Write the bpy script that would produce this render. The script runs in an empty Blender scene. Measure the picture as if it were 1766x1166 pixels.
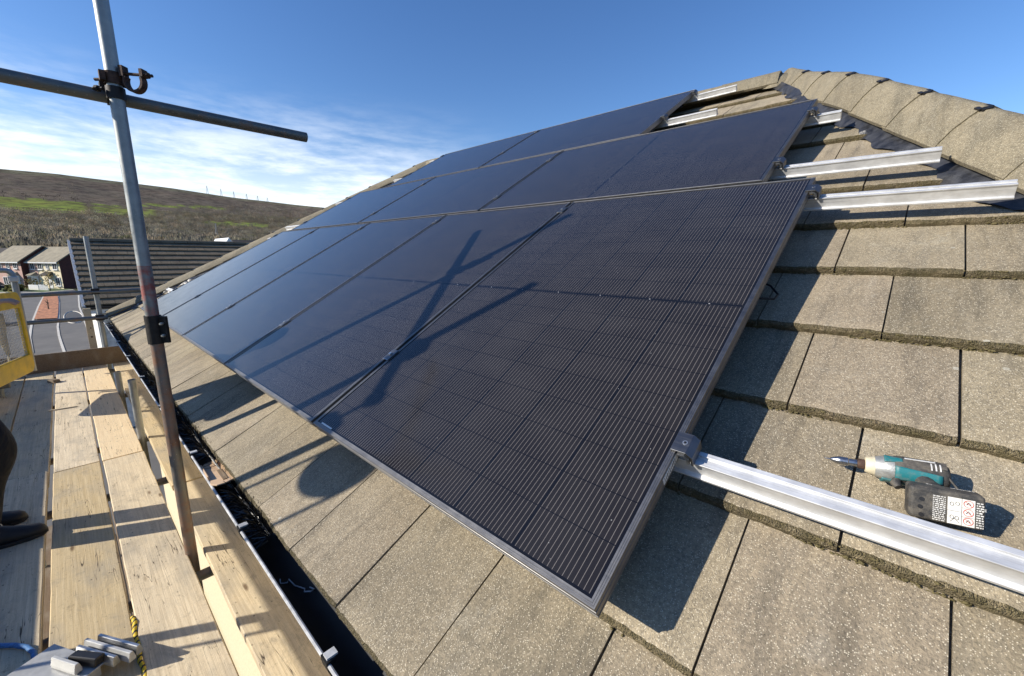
import bpy, bmesh, math, random
from mathutils import Vector, Matrix, Euler, noise as mnoise
rnd = random.Random(7)
R = math.radians
scene = bpy.context.scene
col = scene.collection

# ------------------------------------------------------------------ camera
cam_d = bpy.data.cameras.new('camera')
cam = bpy.data.objects.new('camera', cam_d); col.objects.link(cam)
RT = Vector((0.7309, 0.6824, 0.0051)); UP = Vector((-0.1352, 0.1375, 0.9812)); FW = Vector((-0.6685, 0.7182, -0.1931))
CAM = Vector((0.297, -0.522, 0.572))
FW.normalize(); RT = (RT - FW*RT.dot(FW)).normalized(); UP = RT.cross(FW)
cam.matrix_world = Matrix(((RT.x, UP.x, -FW.x, CAM.x), (RT.y, UP.y, -FW.y, CAM.y), (RT.z, UP.z, -FW.z, CAM.z), (0, 0, 0, 1)))
cam_d.sensor_fit = 'HORIZONTAL'; cam_d.sensor_width = 36; cam_d.lens = 713.56/1766*36
cam_d.clip_start = 0.02; cam_d.clip_end = 20000
scene.camera = cam

# ------------------------------------------------------------------ light, sky, exposure
SUN_AZ, SUN_EL = 32.0, 27.0            # the sun stands behind the camera's left shoulder, towards -X -Y
S = Vector((-math.sin(R(SUN_AZ))*math.cos(R(SUN_EL)), -math.cos(R(SUN_AZ))*math.cos(R(SUN_EL)), math.sin(R(SUN_EL))))
sun_d = bpy.data.lights.new('sun', 'SUN'); sun_d.energy = 4.95; sun_d.angle = R(0.53); sun_d.color = (1.0, 0.93, 0.82)
sun = bpy.data.objects.new('sun', sun_d); col.objects.link(sun)
sun.rotation_euler = (-S).to_track_quat('-Z', 'Y').to_euler()
sun.location = (-20, -20, 20)
world = bpy.data.worlds.new('World'); scene.world = world; world.use_nodes = True
wt = world.node_tree; wt.nodes.clear()
def wn(t, **k):
    n = wt.nodes.new(t)
    for a, b in k.items(): setattr(n, a, b)
    return n
wo = wn('ShaderNodeOutputWorld'); bg = wn('ShaderNodeBackground'); sky = wn('ShaderNodeTexSky')
sky.sky_type = 'NISHITA'; sky.sun_disc = False; sky.sun_elevation = R(SUN_EL); sky.sun_rotation = R(180+SUN_AZ)
sky.air_density = 1.0; sky.dust_density = 0.25; sky.ozone_density = 3.0; sky.altitude = 150
bg.inputs[1].default_value = 0.112
wl = wt.links.new
# thin cirrus low over the hill, laid out by direction
geo = wn('ShaderNodeTexCoord'); sep = wn('ShaderNodeSeparateXYZ'); wl(geo.outputs['Generated'], sep.inputs[0])
def wm(op, a, b=None, c=None, clamp=False):
    n = wn('ShaderNodeMath', operation=op); n.use_clamp = clamp
    for i, v in enumerate((a, b, c)):
        if v is None: continue
        if isinstance(v, (int, float)): n.inputs[i].default_value = v
        else: wl(v, n.inputs[i])
    return n.outputs[0]
mp = wn('ShaderNodeMapping'); wl(geo.outputs['Generated'], mp.inputs[0]); mp.inputs['Scale'].default_value = (1.0, 1.0, 5.5); mp.inputs['Rotation'].default_value = (R(8), R(6), 0)
n1 = wn('ShaderNodeTexNoise'); n1.inputs['Scale'].default_value = 3.2; n1.inputs['Detail'].default_value = 9; n1.inputs['Roughness'].default_value = .58; n1.inputs['Distortion'].default_value = .5; wl(mp.outputs[0], n1.inputs[0])
mp2 = wn('ShaderNodeMapping'); wl(geo.outputs['Generated'], mp2.inputs[0]); mp2.inputs['Scale'].default_value = (2.0, 3.0, 14); mp2.inputs['Rotation'].default_value = (R(-14), R(10), 0)
n2 = wn('ShaderNodeTexNoise'); n2.inputs['Scale'].default_value = 4.5; n2.inputs['Detail'].default_value = 10; n2.inputs['Roughness'].default_value = .62; wl(mp2.outputs[0], n2.inputs[0])
def ramp(v, a, b):
    n = wn('ShaderNodeMapRange'); n.interpolation_type = 'SMOOTHSTEP'; wl(v, n.inputs[0])
    n.inputs[1].default_value = a; n.inputs[2].default_value = b; return n.outputs[0]
low = wm('SUBTRACT', 1.0, ramp(sep.outputs['Z'], .13, .33))
west = ramp(wm('MULTIPLY', sep.outputs['X'], -1.0), .62, .93)
cl = wm('ADD', wm('MULTIPLY', n1.outputs[0], .6), wm('MULTIPLY', n2.outputs[0], .4))
wisp = wm('MULTIPLY', wm('MULTIPLY', ramp(cl, .36, .68), low), west)
veil = wm('MULTIPLY', wm('SUBTRACT', 1.0, ramp(sep.outputs['Z'], .08, .25)), wm('MULTIPLY', west, .52))
cf = wm('MINIMUM', wm('ADD', wm('MULTIPLY', wisp, .85), veil), .88)
mixw = wn('ShaderNodeMixRGB'); wl(cf, mixw.inputs[0]); hsv = wn('ShaderNodeHueSaturation'); hsv.inputs['Saturation'].default_value = 1.20; hsv.inputs['Hue'].default_value = .509; hsv.inputs['Value'].default_value = 1.16; wl(sky.outputs[0], hsv.inputs['Color']); wl(hsv.outputs[0], mixw.inputs[1]); mixw.inputs[2].default_value = (8.6, 9.0, 9.4, 1)
wl(mixw.outputs[0], bg.inputs[0]); wl(bg.outputs[0], wo.inputs[0])
scene.view_settings.view_transform = 'Standard'; scene.view_settings.look = 'None'
scene.view_settings.exposure = 0.40; scene.view_settings.gamma = 1.0; scene.view_settings.use_curve_mapping = False
scene.cycles.max_bounces = 6; scene.cycles.caustics_reflective = False; scene.cycles.caustics_refractive = False
scene.cycles.use_denoising = True

# ------------------------------------------------------------------ materials
class Mat:
    def __init__(s, name, base=(.5, .5, .5), rough=.6, metal=0.0, spec=.5):
        s.m = bpy.data.materials.new(name); s.m.use_nodes = True; s.t = s.m.node_tree
        s.b = s.t.nodes['Principled BSDF']; s.b.inputs['Base Color'].default_value = (*base, 1)
        s.b.inputs['Roughness'].default_value = rough; s.b.inputs['Metallic'].default_value = metal
        s.b.inputs['Specular IOR Level'].default_value = spec
        s._tc = None
    def n(s, t, **k):
        q = s.t.nodes.new(t)
        for a, b in k.items(): setattr(q, a, b)
        return q
    def l(s, a, b): s.t.links.new(a, b)
    def put(s, sock, v):
        if isinstance(v, (int, float)): sock.default_value = v
        elif isinstance(v, tuple): sock.default_value = (*v, 1) if len(v) == 3 and sock.type == 'RGBA' else v
        else: s.l(v, sock)
    def co(s, scale=(1, 1, 1), kind='Object', rot=(0, 0, 0), loc=(0, 0, 0)):
        if s._tc is None: s._tc = s.n('ShaderNodeTexCoord')
        m = s.n('ShaderNodeMapping'); s.l(s._tc.outputs[kind], m.inputs[0]); m.inputs['Scale'].default_value = scale; m.inputs['Rotation'].default_value = rot; m.inputs['Location'].default_value = loc
        return m.outputs[0]
    def noise(s, co, scale, detail=4, rough=.55, dist=0, out=0):
        q = s.n('ShaderNodeTexNoise'); s.l(co, q.inputs[0]); q.inputs['Scale'].default_value = scale; q.inputs['Detail'].default_value = detail; q.inputs['Roughness'].default_value = rough; q.inputs['Distortion'].default_value = dist
        return q.outputs[out]
    def vor(s, co, scale, out=0, feature='F1'):
        q = s.n('ShaderNodeTexVoronoi', feature=feature); s.l(co, q.inputs[0]); q.inputs['Scale'].default_value = scale; return q.outputs[out]
    def math(s, op, a, b=None, c=None, clamp=False):
        q = s.n('ShaderNodeMath', operation=op); q.use_clamp = clamp
        for i, v in enumerate((a, b, c)):
            if v is not None: s.put(q.inputs[i], v)
        return q.outputs[0]
    def rng(s, v, a, b, c=0.0, d=1.0):
        q = s.n('ShaderNodeMapRange'); s.l(v, q.inputs[0])
        for i, x in enumerate((a, b, c, d)): q.inputs[i+1].default_value = x
        return q.outputs[0]
    def mix(s, f, a, b, mode='MIX'):
        q = s.n('ShaderNodeMixRGB', blend_type=mode); s.put(q.inputs[0], f); s.put(q.inputs[1], a); s.put(q.inputs[2], b); return q.outputs[0]
    def base(s, v): s.put(s.b.inputs['Base Color'], v); return s
    def rough(s, v): s.put(s.b.inputs['Roughness'], v); return s
    def bump(s, h, strength=.4, dist=.002):
        q = s.n('ShaderNodeBump'); q.inputs['Strength'].default_value = strength; q.inputs['Distance'].default_value = dist; s.l(h, q.inputs['Height']); s.l(q.outputs[0], s.b.inputs['Normal']); return s
    def rand(s):
        return s.n('ShaderNodeObjectInfo').outputs['Random']
    def sepxyz(s, co):
        q = s.n('ShaderNodeSeparateXYZ'); s.l(co, q.inputs[0]); return q.outputs
    def attr(s, name):
        q = s.n('ShaderNodeAttribute'); q.attribute_name = name; return q.outputs['Color']

def simple(name, base, rough=.6, metal=0.0, var=.12, scale=6.0, bump=0.0, spec=.5):
    m = Mat(name, base, rough, metal, spec); c = m.co()
    f = m.noise(c, scale, 5, .6)
    d = tuple(x*(1-var*2) for x in base); e = tuple(min(1, x*(1+var*2)) for x in base)
    m.base(m.mix(m.rng(f, .3, .7), d, e))
    m.rough(m.rng(f, .2, .8, max(0, rough-.08), min(1, rough+.08)))
    if bump: m.bump(m.noise(c, scale*6, 4), .5, bump)
    return m.m

def mk_tile(name, tint=(1, 1, 1), moss=0.0):
    m = Mat(name, rough=.85, spec=.3); c = m.co()
    big = m.noise(c, 2.2, 5, .6); mid = m.noise(c, 14, 5, .65); fine = m.noise(c, 240, 3, .7); speck = m.vor(c, 430, 0); sv = m.vor(c, 430, 1); agg = m.vor(c, 210, 1)
    streak = m.noise(m.co((16, 1.5, 1.5)), 2.0, 5, .65)
    t = lambda *x: tuple(a*b for a, b in zip(x, tint))
    a = m.mix(m.rng(big, .3, .72), t(.250, .206, .142), t(.374, .315, .222))
    a = m.mix(m.math('MULTIPLY', m.rng(mid, .45, .75), .42), a, t(.17, .148, .108))
    st2 = m.noise(m.co((5, .9, .9)), 2.6, 6, .7); a = m.mix(m.math('MULTIPLY', m.rng(st2, .50, .68), .68), a, t(.125, .108, .082))
    pat = m.noise(m.co((1, 1, 1), loc=(3.3, 1.7, 0)), 5.5, 6, .72); a = m.mix(m.math('MULTIPLY', m.rng(pat, .60, .70), .35), a, t(.42, .385, .31))
    a = m.mix(m.math('MULTIPLY', m.rng(streak, .5, .78), .45), a, t(.34, .30, .235))
    att = m.attr('tone'); a = m.mix(.55, a, m.mix(1.0, a, att, 'MULTIPLY'))
    a = m.mix(m.math('MULTIPLY', m.rng(fine, .48, .70), .48), a, t(.075, .062, .042))
    a = m.mix(.26, a, m.mix(1.0, a, m.mix(m.sepxyz(agg)[1], (.35, .35, .35), (1.75, 1.70, 1.60)), 'MULTIPLY'))
    bright = m.math('MULTIPLY', m.math('LESS_THAN', speck, .42), m.math('GREATER_THAN', m.sepxyz(sv)[0], .84))
    a = m.mix(m.math('MULTIPLY', bright, .72), a, t(.74, .66, .50))
    dk = m.math('MULTIPLY', m.math('LESS_THAN', speck, .3), m.math('LESS_THAN', m.sepxyz(sv)[0], .10))
    a = m.mix(m.math('MULTIPLY', dk, .6), a, t(.05, .045, .04))
    if moss:
        mo = m.noise(c, 42, 6, .75); a = m.mix(m.rng(mo, .40, .62, 0, moss), a, m.mix(m.noise(c, 90, 3), (.055, .05, .018), (.15, .125, .05)))
    else:
        li = m.math('MULTIPLY', m.math('LESS_THAN', m.vor(c, 17, 0), .10), m.rng(m.noise(c, 3.3, 3), .52, .66))
        a = m.mix(m.math('MULTIPLY', li, .6), a, t(.5, .48, .40))
    m.base(a)
    h = m.math('ADD', m.math('MULTIPLY', fine, .8), m.math('MULTIPLY', m.math('SUBTRACT', 1.0, speck), .55))
    if moss: h = m.math('ADD', h, m.math('MULTIPLY', m.noise(c, 60, 4, .7), 2.2))
    m.bump(h, .65 if not moss else .9, .0026 if not moss else .012)
    return m.m

M = {}
M['tile'] = mk_tile('concrete_tile'); M['tile_edge'] = mk_tile('mossy_tile_edge', (.80, .77, .66), .70)
M['hip'] = mk_tile('hip_tile_concrete', (.78, .80, .78))
M['dark_tile'] = mk_tile('neighbour_tile', (.60, .56, .51))

def mk_alu(name, base=(.80, .81, .82), rough=.33):
    m = Mat(name, base, rough, 1.0); c = m.co((1.2, 90, 90))
    f = m.noise(c, 6, 4, .6); g = m.noise(m.co(), 30, 4)
    dl = m.noise(m.co((.6, 14, 14)), 7, 6, .7); m.base(m.mix(m.math('MULTIPLY', m.rng(dl, .52, .72), .45), m.mix(m.rng(g, .35, .75), tuple(x*.80 for x in base), base), tuple(x*.5 for x in base))); m.rough(m.math('ADD', m.rng(f, .3, .7, rough-.08, rough+.10), m.rng(g, .4, .8, 0, .08)))
    m.bump(f, .12, .0005); return m.m
M['alu'] = mk_alu('extruded_aluminium', (.82, .82, .81), .52); M['alu'].node_tree.nodes['Principled BSDF'].inputs['Metallic'].default_value = .62
M['alu_cast'] = mk_alu('clamp_aluminium', (.55, .56, .57), .4)
M['frame'] = mk_alu('anodised_black_frame', (.27, .265, .26), .46)
M['clamp_dark'] = mk_alu('dark_clamp', (.20, .205, .215), .42)

def mk_cells():
    m = Mat('solar_cells', rough=.14, spec=.35); c = m.co(); x, y, z = m.sepxyz(c)
    W_, H_ = 1.134, 1.764
    def band(v, off, pitch, half):
        t = m.math('DIVIDE', m.math('SUBTRACT', v, off), pitch)
        d = m.math('ABSOLUTE', m.math('SUBTRACT', t, m.math('ROUND', t)))
        return m.math('LESS_THAN', d, half/pitch)
    cw = 1.104/6; ch = (H_/2-.026)/9
    wires = band(x, .015+cw/32, cw/16, .00048)
    gapx = band(x, .015, cw, .0036)
    yl = m.math('ABSOLUTE', m.math('SUBTRACT', y, H_/2))
    gapy = band(yl, .009, ch, .0010)
    mid = m.math('LESS_THAN', yl, .0052)
    edge = m.math('MAXIMUM', m.math('MAXIMUM', m.math('LESS_THAN', x, .014), m.math('GREATER_THAN', x, W_-.014)), m.math('GREATER_THAN', yl, H_/2-.018))
    v = m.noise(m.co((1/cw, 1/ch, 1)), .98, 0)
    dust = m.noise(m.co(), 7, 6, .65); dust2 = m.noise(m.co((1.5, 6, 1)), 3, 5, .7)
    cell = m.mix(m.rng(v, .35, .65), (.0145, .0133, .0142), (.0195, .0178, .0184))
    a = m.mix(wires, cell, (.185, .168, .155))
    gaps = m.math('MAXIMUM', m.math('MAXIMUM', gapx, gapy), m.math('MAXIMUM', mid, edge))
    a = m.mix(gaps, a, (.0066, .0070, .0094))
    tx = m.math('DIVIDE', m.math('SUBTRACT', x, .015+cw/2), cw)
    dots = m.math('MULTIPLY', m.math('LESS_THAN', m.math('ABSOLUTE', m.math('SUBTRACT', tx, m.math('ROUND', tx))), .012), m.math('LESS_THAN', yl, .0022))
    a = m.mix(dots, a, (.28, .28, .28))
    a = m.mix(m.math('MULTIPLY', m.rng(dust, .45, .85), .014), a, (.45, .44, .42))
    sp_ = m.math('MULTIPLY', m.math('LESS_THAN', m.vor(m.co(), 46, 0), .055), m.math('GREATER_THAN', m.sepxyz(m.vor(m.co(), 46, 1))[0], .86)); a = m.mix(m.math('MULTIPLY', sp_, .5), a, (.5, .5, .48))
    sm = m.math('MULTIPLY', m.rng(dust2, .66, .80), m.rng(m.noise(m.co(), 3.1, 2), .56, .66))
    a = m.mix(m.math('MULTIPLY', sm, .10), a, (.6, .6, .6))
    m.base(a); m.rough(m.rng(dust, .3, .8, .10, .19))
    m.bump(m.noise(m.co(), 900, 2), .03, .0003)
    return m.m
M['cells'] = mk_cells()

def mk_galv(name, rust=0.0, base=(.42, .44, .43)):
    m = Mat(name, base, .5, .55); c = m.co()
    f = m.noise(c, 18, 6, .65); g = m.noise(m.co((1, 1, .22)), 26, 5, .7); v = m.vor(c, 55, 0)
    a = m.mix(m.rng(f, .3, .7), tuple(x*.62 for x in base), base)
    a = m.mix(m.math('MULTIPLY', m.rng(g, .55, .72), .5), a, (.16, .15, .13))
    if rust:
        r = m.rng(m.noise(c, 9, 6, .7), .62-rust*.35, .80-rust*.25)
        a = m.mix(r, a, m.mix(m.noise(c, 60, 3), (.20, .075, .028), (.34, .17, .08)))
        m.put(m.b.inputs['Metallic'], m.math('MULTIPLY', m.math('SUBTRACT', 1.0, r), .5))
    a = m.mix(m.math('MULTIPLY', m.math('LESS_THAN', v, .09), .4), a, (.62, .62, .58))
    m.base(a); m.rough(m.rng(f, .3, .7, .38, .62)); m.bump(f, .2, .001); return m.m
M['galv'] = mk_galv('galvanised_tube'); M['galv_dark'] = mk_galv('weathered_tube', .25, (.20, .21, .20)); M['galv_rust'] = mk_galv('rusting_tube', .58, (.26, .255, .235))
M['rust'] = simple('rusty_iron', (.075, .042, .028), .75, .25, .35, 40, .002)
M['black_iron'] = simple('dark_oiled_iron', (.022, .019, .017), .55, .4, .3, 40, .001)
M['red_paint'] = mk_galv('red_painted_tube', .0, (.34, .36, .35))
rp = M['red_paint']; rpt = rp.node_tree; rpb = rpt.nodes['Principled BSDF']; src = rpb.inputs['Base Color'].links[0].from_socket
nz = rpt.nodes.new('ShaderNodeTexNoise'); nz.inputs['Scale'].default_value = 22; nz.inputs['Detail'].default_value = 7; nz.inputs['Roughness'].default_value = .7; rpt.links.new(next(n for n in rpt.nodes if n.type == 'TEX_COORD').outputs['Object'], nz.inputs[0])
mr = rpt.nodes.new('ShaderNodeMapRange'); mr.inputs[1].default_value = .40; mr.inputs[2].default_value = .60; rpt.links.new(nz.outputs[0], mr.inputs[0]); mx = rpt.nodes.new('ShaderNodeMixRGB'); rpt.links.new(mr.outputs[0], mx.inputs[0]); rpt.links.new(src, mx.inputs[1]); mx.inputs[2].default_value = (.36, .12, .10, 1); rpt.links.new(mx.outputs[0], rpb.inputs['Base Color'])
M['bolt'] = simple('zinc_bolt', (.62, .62, .6), .35, .9, .1, 60)

def mk_wood(name, lo, hi, dirt=.4):
    m = Mat(name, rough=.82, spec=.25); r = m.rand()
    off = m.n('ShaderNodeVectorMath', operation='ADD'); c0 = m.co()
    cr = m.n('ShaderNodeCombineXYZ'); m.l(m.math('MULTIPLY', r, 37.0), cr.inputs[0]); m.l(m.math('MULTIPLY', r, 11.0), cr.inputs[1]); m.l(c0, off.inputs[0]); m.l(cr.outputs[0], off.inputs[1])
    def mp_(sc):
        q = m.n('ShaderNodeMapping'); m.l(off.outputs[0], q.inputs[0]); q.inputs['Scale'].default_value = sc; return q.outputs[0]
    grain = m.noise(mp_((.42, 20, 20)), 5.0, 7, .66, .9); fineg = m.noise(mp_((3, 120, 120)), 4, 3, .6); big = m.noise(mp_((1, 2.2, 1)), 2.6, 5, .6); blot = m.noise(mp_((1, 1, 1)), 16, 6, .7)
    a = m.mix(m.rng(grain, .3, .72), lo, hi)
    hs = m.n('ShaderNodeHueSaturation'); m.l(a, hs.inputs['Color']); m.l(m.rng(r, 0, 1, .82, 1.12), hs.inputs['Value']); m.l(m.rng(r, 0, 1, 1.12, .78), hs.inputs['Saturation']); a = hs.outputs[0]
    a = m.mix(m.math('MULTIPLY', m.rng(fineg, .58, .85), .22), a, tuple(x*.6 for x in lo))
    cut = m.noise(mp_((2.2, 9, 9)), 4.2, 4, .6, 1.8); a = m.mix(m.math('MULTIPLY', m.rng(m.math('ABSOLUTE', m.math('SUBTRACT', cut, .47)), .010, .002), .40), a, tuple(x*.45 for x in lo))
    a = m.mix(m.math('MULTIPLY', m.rng(big, .48, .72), dirt), a, (.36, .32, .25))
    a = m.mix(m.math('MULTIPLY', m.rng(blot, .62, .74), .55*dirt+.2), a, (.10, .085, .065))
    sp = m.math('MULTIPLY', m.math('LESS_THAN', m.vor(mp_((1, 1.6, 1)), 30, 0), .17), m.math('MULTIPLY', m.math('GREATER_THAN', m.sepxyz(m.vor(mp_((1, 1.6, 1)), 30, 1))[0], .72), m.rng(big, .42, .6))); a = m.mix(m.math('MULTIPLY', sp, .7), a, (.08, .065, .05))
    foot = m.noise(mp_((1, 1, 1)), 6.5, 7, .75, .6); a = m.mix(m.math('MULTIPLY', m.rng(foot, .56, .70), .5*dirt+.12), a, (.235, .205, .16))
    ck = m.noise(mp_((.30, 8, 8)), 3.4, 3, .5, .5); a = m.mix(m.math('MULTIPLY', m.rng(m.math('ABSOLUTE', m.math('SUBTRACT', ck, .52)), .006, .001), m.rng(m.noise(mp_((.8, .8, .8)), 3.0, 2), .46, .56)), a, (.07, .05, .035))
    kn = m.vor(mp_((1.3, 5, 5)), 1.9, 0); a = m.mix(m.math('MULTIPLY', m.rng(kn, .10, .04), .8), a, (.12, .065, .03))
    scr = m.noise(mp_((14, 3, 3)), 3.0, 3, .5, 2.5); a = m.mix(m.math('MULTIPLY', m.rng(m.math('ABSOLUTE', m.math('SUBTRACT', scr, .5)), .006, .0), .35), a, (.09, .07, .05))
    m.base(a); m.bump(m.math('ADD', m.math('MULTIPLY', grain, 1.2), m.math('ADD', m.math('MULTIPLY', fineg, .5), m.math('ADD', blot, foot))), .35, .003); return m.m
M['wood'] = mk_wood('scaffold_board_timber', (.58, .455, .275), (.85, .70, .455), .72)
M['wood_gold'] = mk_wood('new_scaffold_timber', (.70, .50, .25), (.86, .67, .38), .10)
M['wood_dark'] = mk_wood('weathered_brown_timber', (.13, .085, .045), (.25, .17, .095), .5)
M['wood_pale'] = mk_wood('pale_timber', (.62, .52, .36), (.80, .70, .52), .12)
M['plastic_black'] = simple('black_plastic', (.010, .010, .010), .55, 0, .2, 20, spec=.3)
M['bristle'] = simple('black_bristle', (.010, .010, .011), .16, 0, .3, 60, spec=.9)
M['gut_lip'] = simple('pale_grey_lip', (.46, .46, .45), .4, .0, .2, 30)  # pale grey, much lighter than the gutter itself
M['lead'] = simple('grey_hip_membrane', (.035, .036, .04), .38, .0, .35, 25, .003)
M['render'] = simple('cream_render', (.68, .58, .39), .9, 0, .06, 40, .003)
M['white'] = simple('white_upvc', (.80, .80, .78), .4, 0, .04, 8)
M['black'] = simple('black_paint', (.015, .015, .016), .4)
M['yellow'] = simple('yellow_plastic', (.62, .40, .012), .45, 0, .13, 9, .001)
M['mesh_wire'] = simple('pale_mesh', (.45, .44, .40), .6)
M['rope'] = simple('cream_rope', (.62, .54, .36), .9, 0, .2, 90, .002)
M['blue_rope'] = simple('blue_rope', (.06, .19, .42), .7, 0, .2, 120, .002)
m_ = Mat('yellow_black_rope', rough=.7); m_.base(m_.mix(m_.math('GREATER_THAN', m_.math('SINE', m_.math('MULTIPLY', m_.math('ADD', m_.sepxyz(m_.co())[0], m_.math('MULTIPLY', m_.sepxyz(m_.co())[1], .8)), 210.0)), .45), (.70, .50, .03), (.03, .028, .02))); M['yb_rope'] = m_.m
M['tan'] = simple('tan_plastic', (.52, .36, .22), .5, 0, .08, 8)
M['skin'] = simple('skin', (.50, .31, .23), .55, 0, .06, 12)
m_ = Mat('black_work_trousers', rough=.85); c_ = m_.co((1, 1, .55)); m_.base(m_.mix(m_.noise(c_, 14, 4), (.005, .005, .006), (.010, .010, .012))); m_.bump(m_.noise(c_, 8, 3, .5, 1.6), .9, .03); M['cloth_black'] = m_.m
M['cloth_dark'] = simple('dark_jacket', (.02, .022, .03), .9, 0, .3, 20, .003)
M['shoe'] = simple('black_shoe', (.008, .008, .009), .6, 0, .3, 40, .002)
M['lace'] = simple('grey_black_lace', (.05, .05, .05), .7)
m_ = Mat('moss', rough=1.0, spec=.1); c_ = m_.co(); m_.base(m_.mix(m_.noise(c_, 60, 4, .7), (.10, .085, .04), (.24, .20, .10))); m_.bump(m_.noise(c_, 300, 3, .7), .9, .006); M['moss'] = m_.m
M['hair'] = simple('brown_hair', (.03, .02, .012), .6)
M['asphalt'] = simple('asphalt', (.135, .125, .11), .9, 0, .10, .8)
M['asphalt_dark'] = simple('fresh_asphalt', (.055, .056, .058), .9, 0, .10, .8)
M['kerb'] = simple('pale_kerb', (.58, .54, .46), .85, 0, .1, 3)
M['mulch'] = simple('orange_bark_mulch', (.42, .17, .075), .95, 0, .35, 3.0)
M['gap_dark'] = simple('dark_gap_backing', (.028, .022, .016), .95, 0, .3, 2)  # near-black colour, only for the added sheet below the deck gaps
M['grass'] = simple('grass', (.085, .12, .03), .95, 0, .3, 1.2)
M['brick'] = simple('red_brick', (.10, .036, .028), .9, 0, .15, 3)
M['pink_brick'] = simple('pale_red_brick', (.52, .33, .27), .9, 0, .1, 3)
M['cream_wall'] = simple('cream_house_render', (.78, .68, .46), .9, 0, .04, 2)
M['roof_brown'] = simple('brown_house_tiles', (.27, .235, .165), .9, 0, .14, 1.2)
M['roof_dark'] = simple('dark_house_tiles', (.035, .03, .03), .9, 0, .14, 1.2)
M['glass'] = Mat('window_glass', (.05, .06, .07), .12).m
m_ = Mat('teal_tool_plastic', rough=.5); c_ = m_.co(); m_.base(m_.mix(m_.math('MULTIPLY', m_.rng(m_.noise(c_, 46, 6, .74), .46, .70), .6), (.014, .16, .175), (.22, .20, .155))); M['teal'] = m_.m
m_ = Mat('dusty_black_rubber', rough=.68); c_ = m_.co(); m_.base(m_.mix(m_.math('MULTIPLY', m_.rng(m_.noise(c_, 38, 6, .72), .42, .72), .75), m_.mix(m_.noise(c_, 160, 3), (.018, .018, .018), (.05, .048, .045)), (.20, .175, .135))); m_.bump(m_.noise(c_, 420, 3), .35, .0012); M['tool_black'] = m_.m
M['tool_silver'] = simple('tool_alloy', (.42, .42, .39), .45, .55, .15, 50, .0006)
M['cream_cap'] = simple('cream_bumper', (.66, .58, .40), .6, 0, .08, 50)
M['chrome'] = simple('bit_steel', (.35, .36, .38), .28, .95, .15, 80)
M['sticker'] = simple('white_sticker', (.72, .70, .64), .5, 0, .06, 60)
M['red_ink'] = simple('red_ink', (.5, .08, .06), .5)
M['ink_white'] = simple('white_print', (.62, .61, .57), .6, 0, .15, 90)
M['grey_plastic'] = simple('pale_grey_metal', (.52, .52, .50), .45, .3, .12, 10)
M['car'] = simple('dark_car_paint', (.02, .022, .026), .25)
M['twig'] = simple('bare_twigs', (.16, .125, .085), .95, 0, .3, .5)
M['hedge'] = simple('hedge_leaves', (.10, .105, .04), .9, 0, .4, 1.5)
M['pylon'] = simple('pylon_steel', (.30, .31, .32), .6, .3)
M['far_white'] = simple('far_white_wall', (.7, .68, .62), .8)
def thin_mat(name, colf, k=.5):
    m = Mat(name, rough=1.0, spec=0.0); d = m.n('ShaderNodeBsdfDiffuse'); t = m.n('ShaderNodeBsdfTranslucent'); x = m.n('ShaderNodeMixShader'); c = colf(m)
    m.put(d.inputs[0], c); m.put(t.inputs[0], c); x.inputs[0].default_value = k; m.l(d.outputs[0], x.inputs[1]); m.l(t.outputs[0], x.inputs[2]); m.l(x.outputs[0], m.t.nodes['Material Output'].inputs[0]); return m.m
M['woods'] = thin_mat('woodland', lambda m: m.attr('tone'))
m_ = Mat('hillside', rough=1.0, spec=.0); n_ = m_.noise(m_.co(), .035, 7, .68); n2_ = m_.noise(m_.co((1, 1, 3)), .008, 5, .6)
m_.base(m_.mix(m_.math('MULTIPLY', m_.rng(n_, .44, .62), .72), m_.mix(m_.math('MULTIPLY', m_.rng(n2_, .45, .7), .4), m_.attr('tone'), (.15, .09, .065)), (.062, .052, .045))); M['hill'] = m_.m

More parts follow.
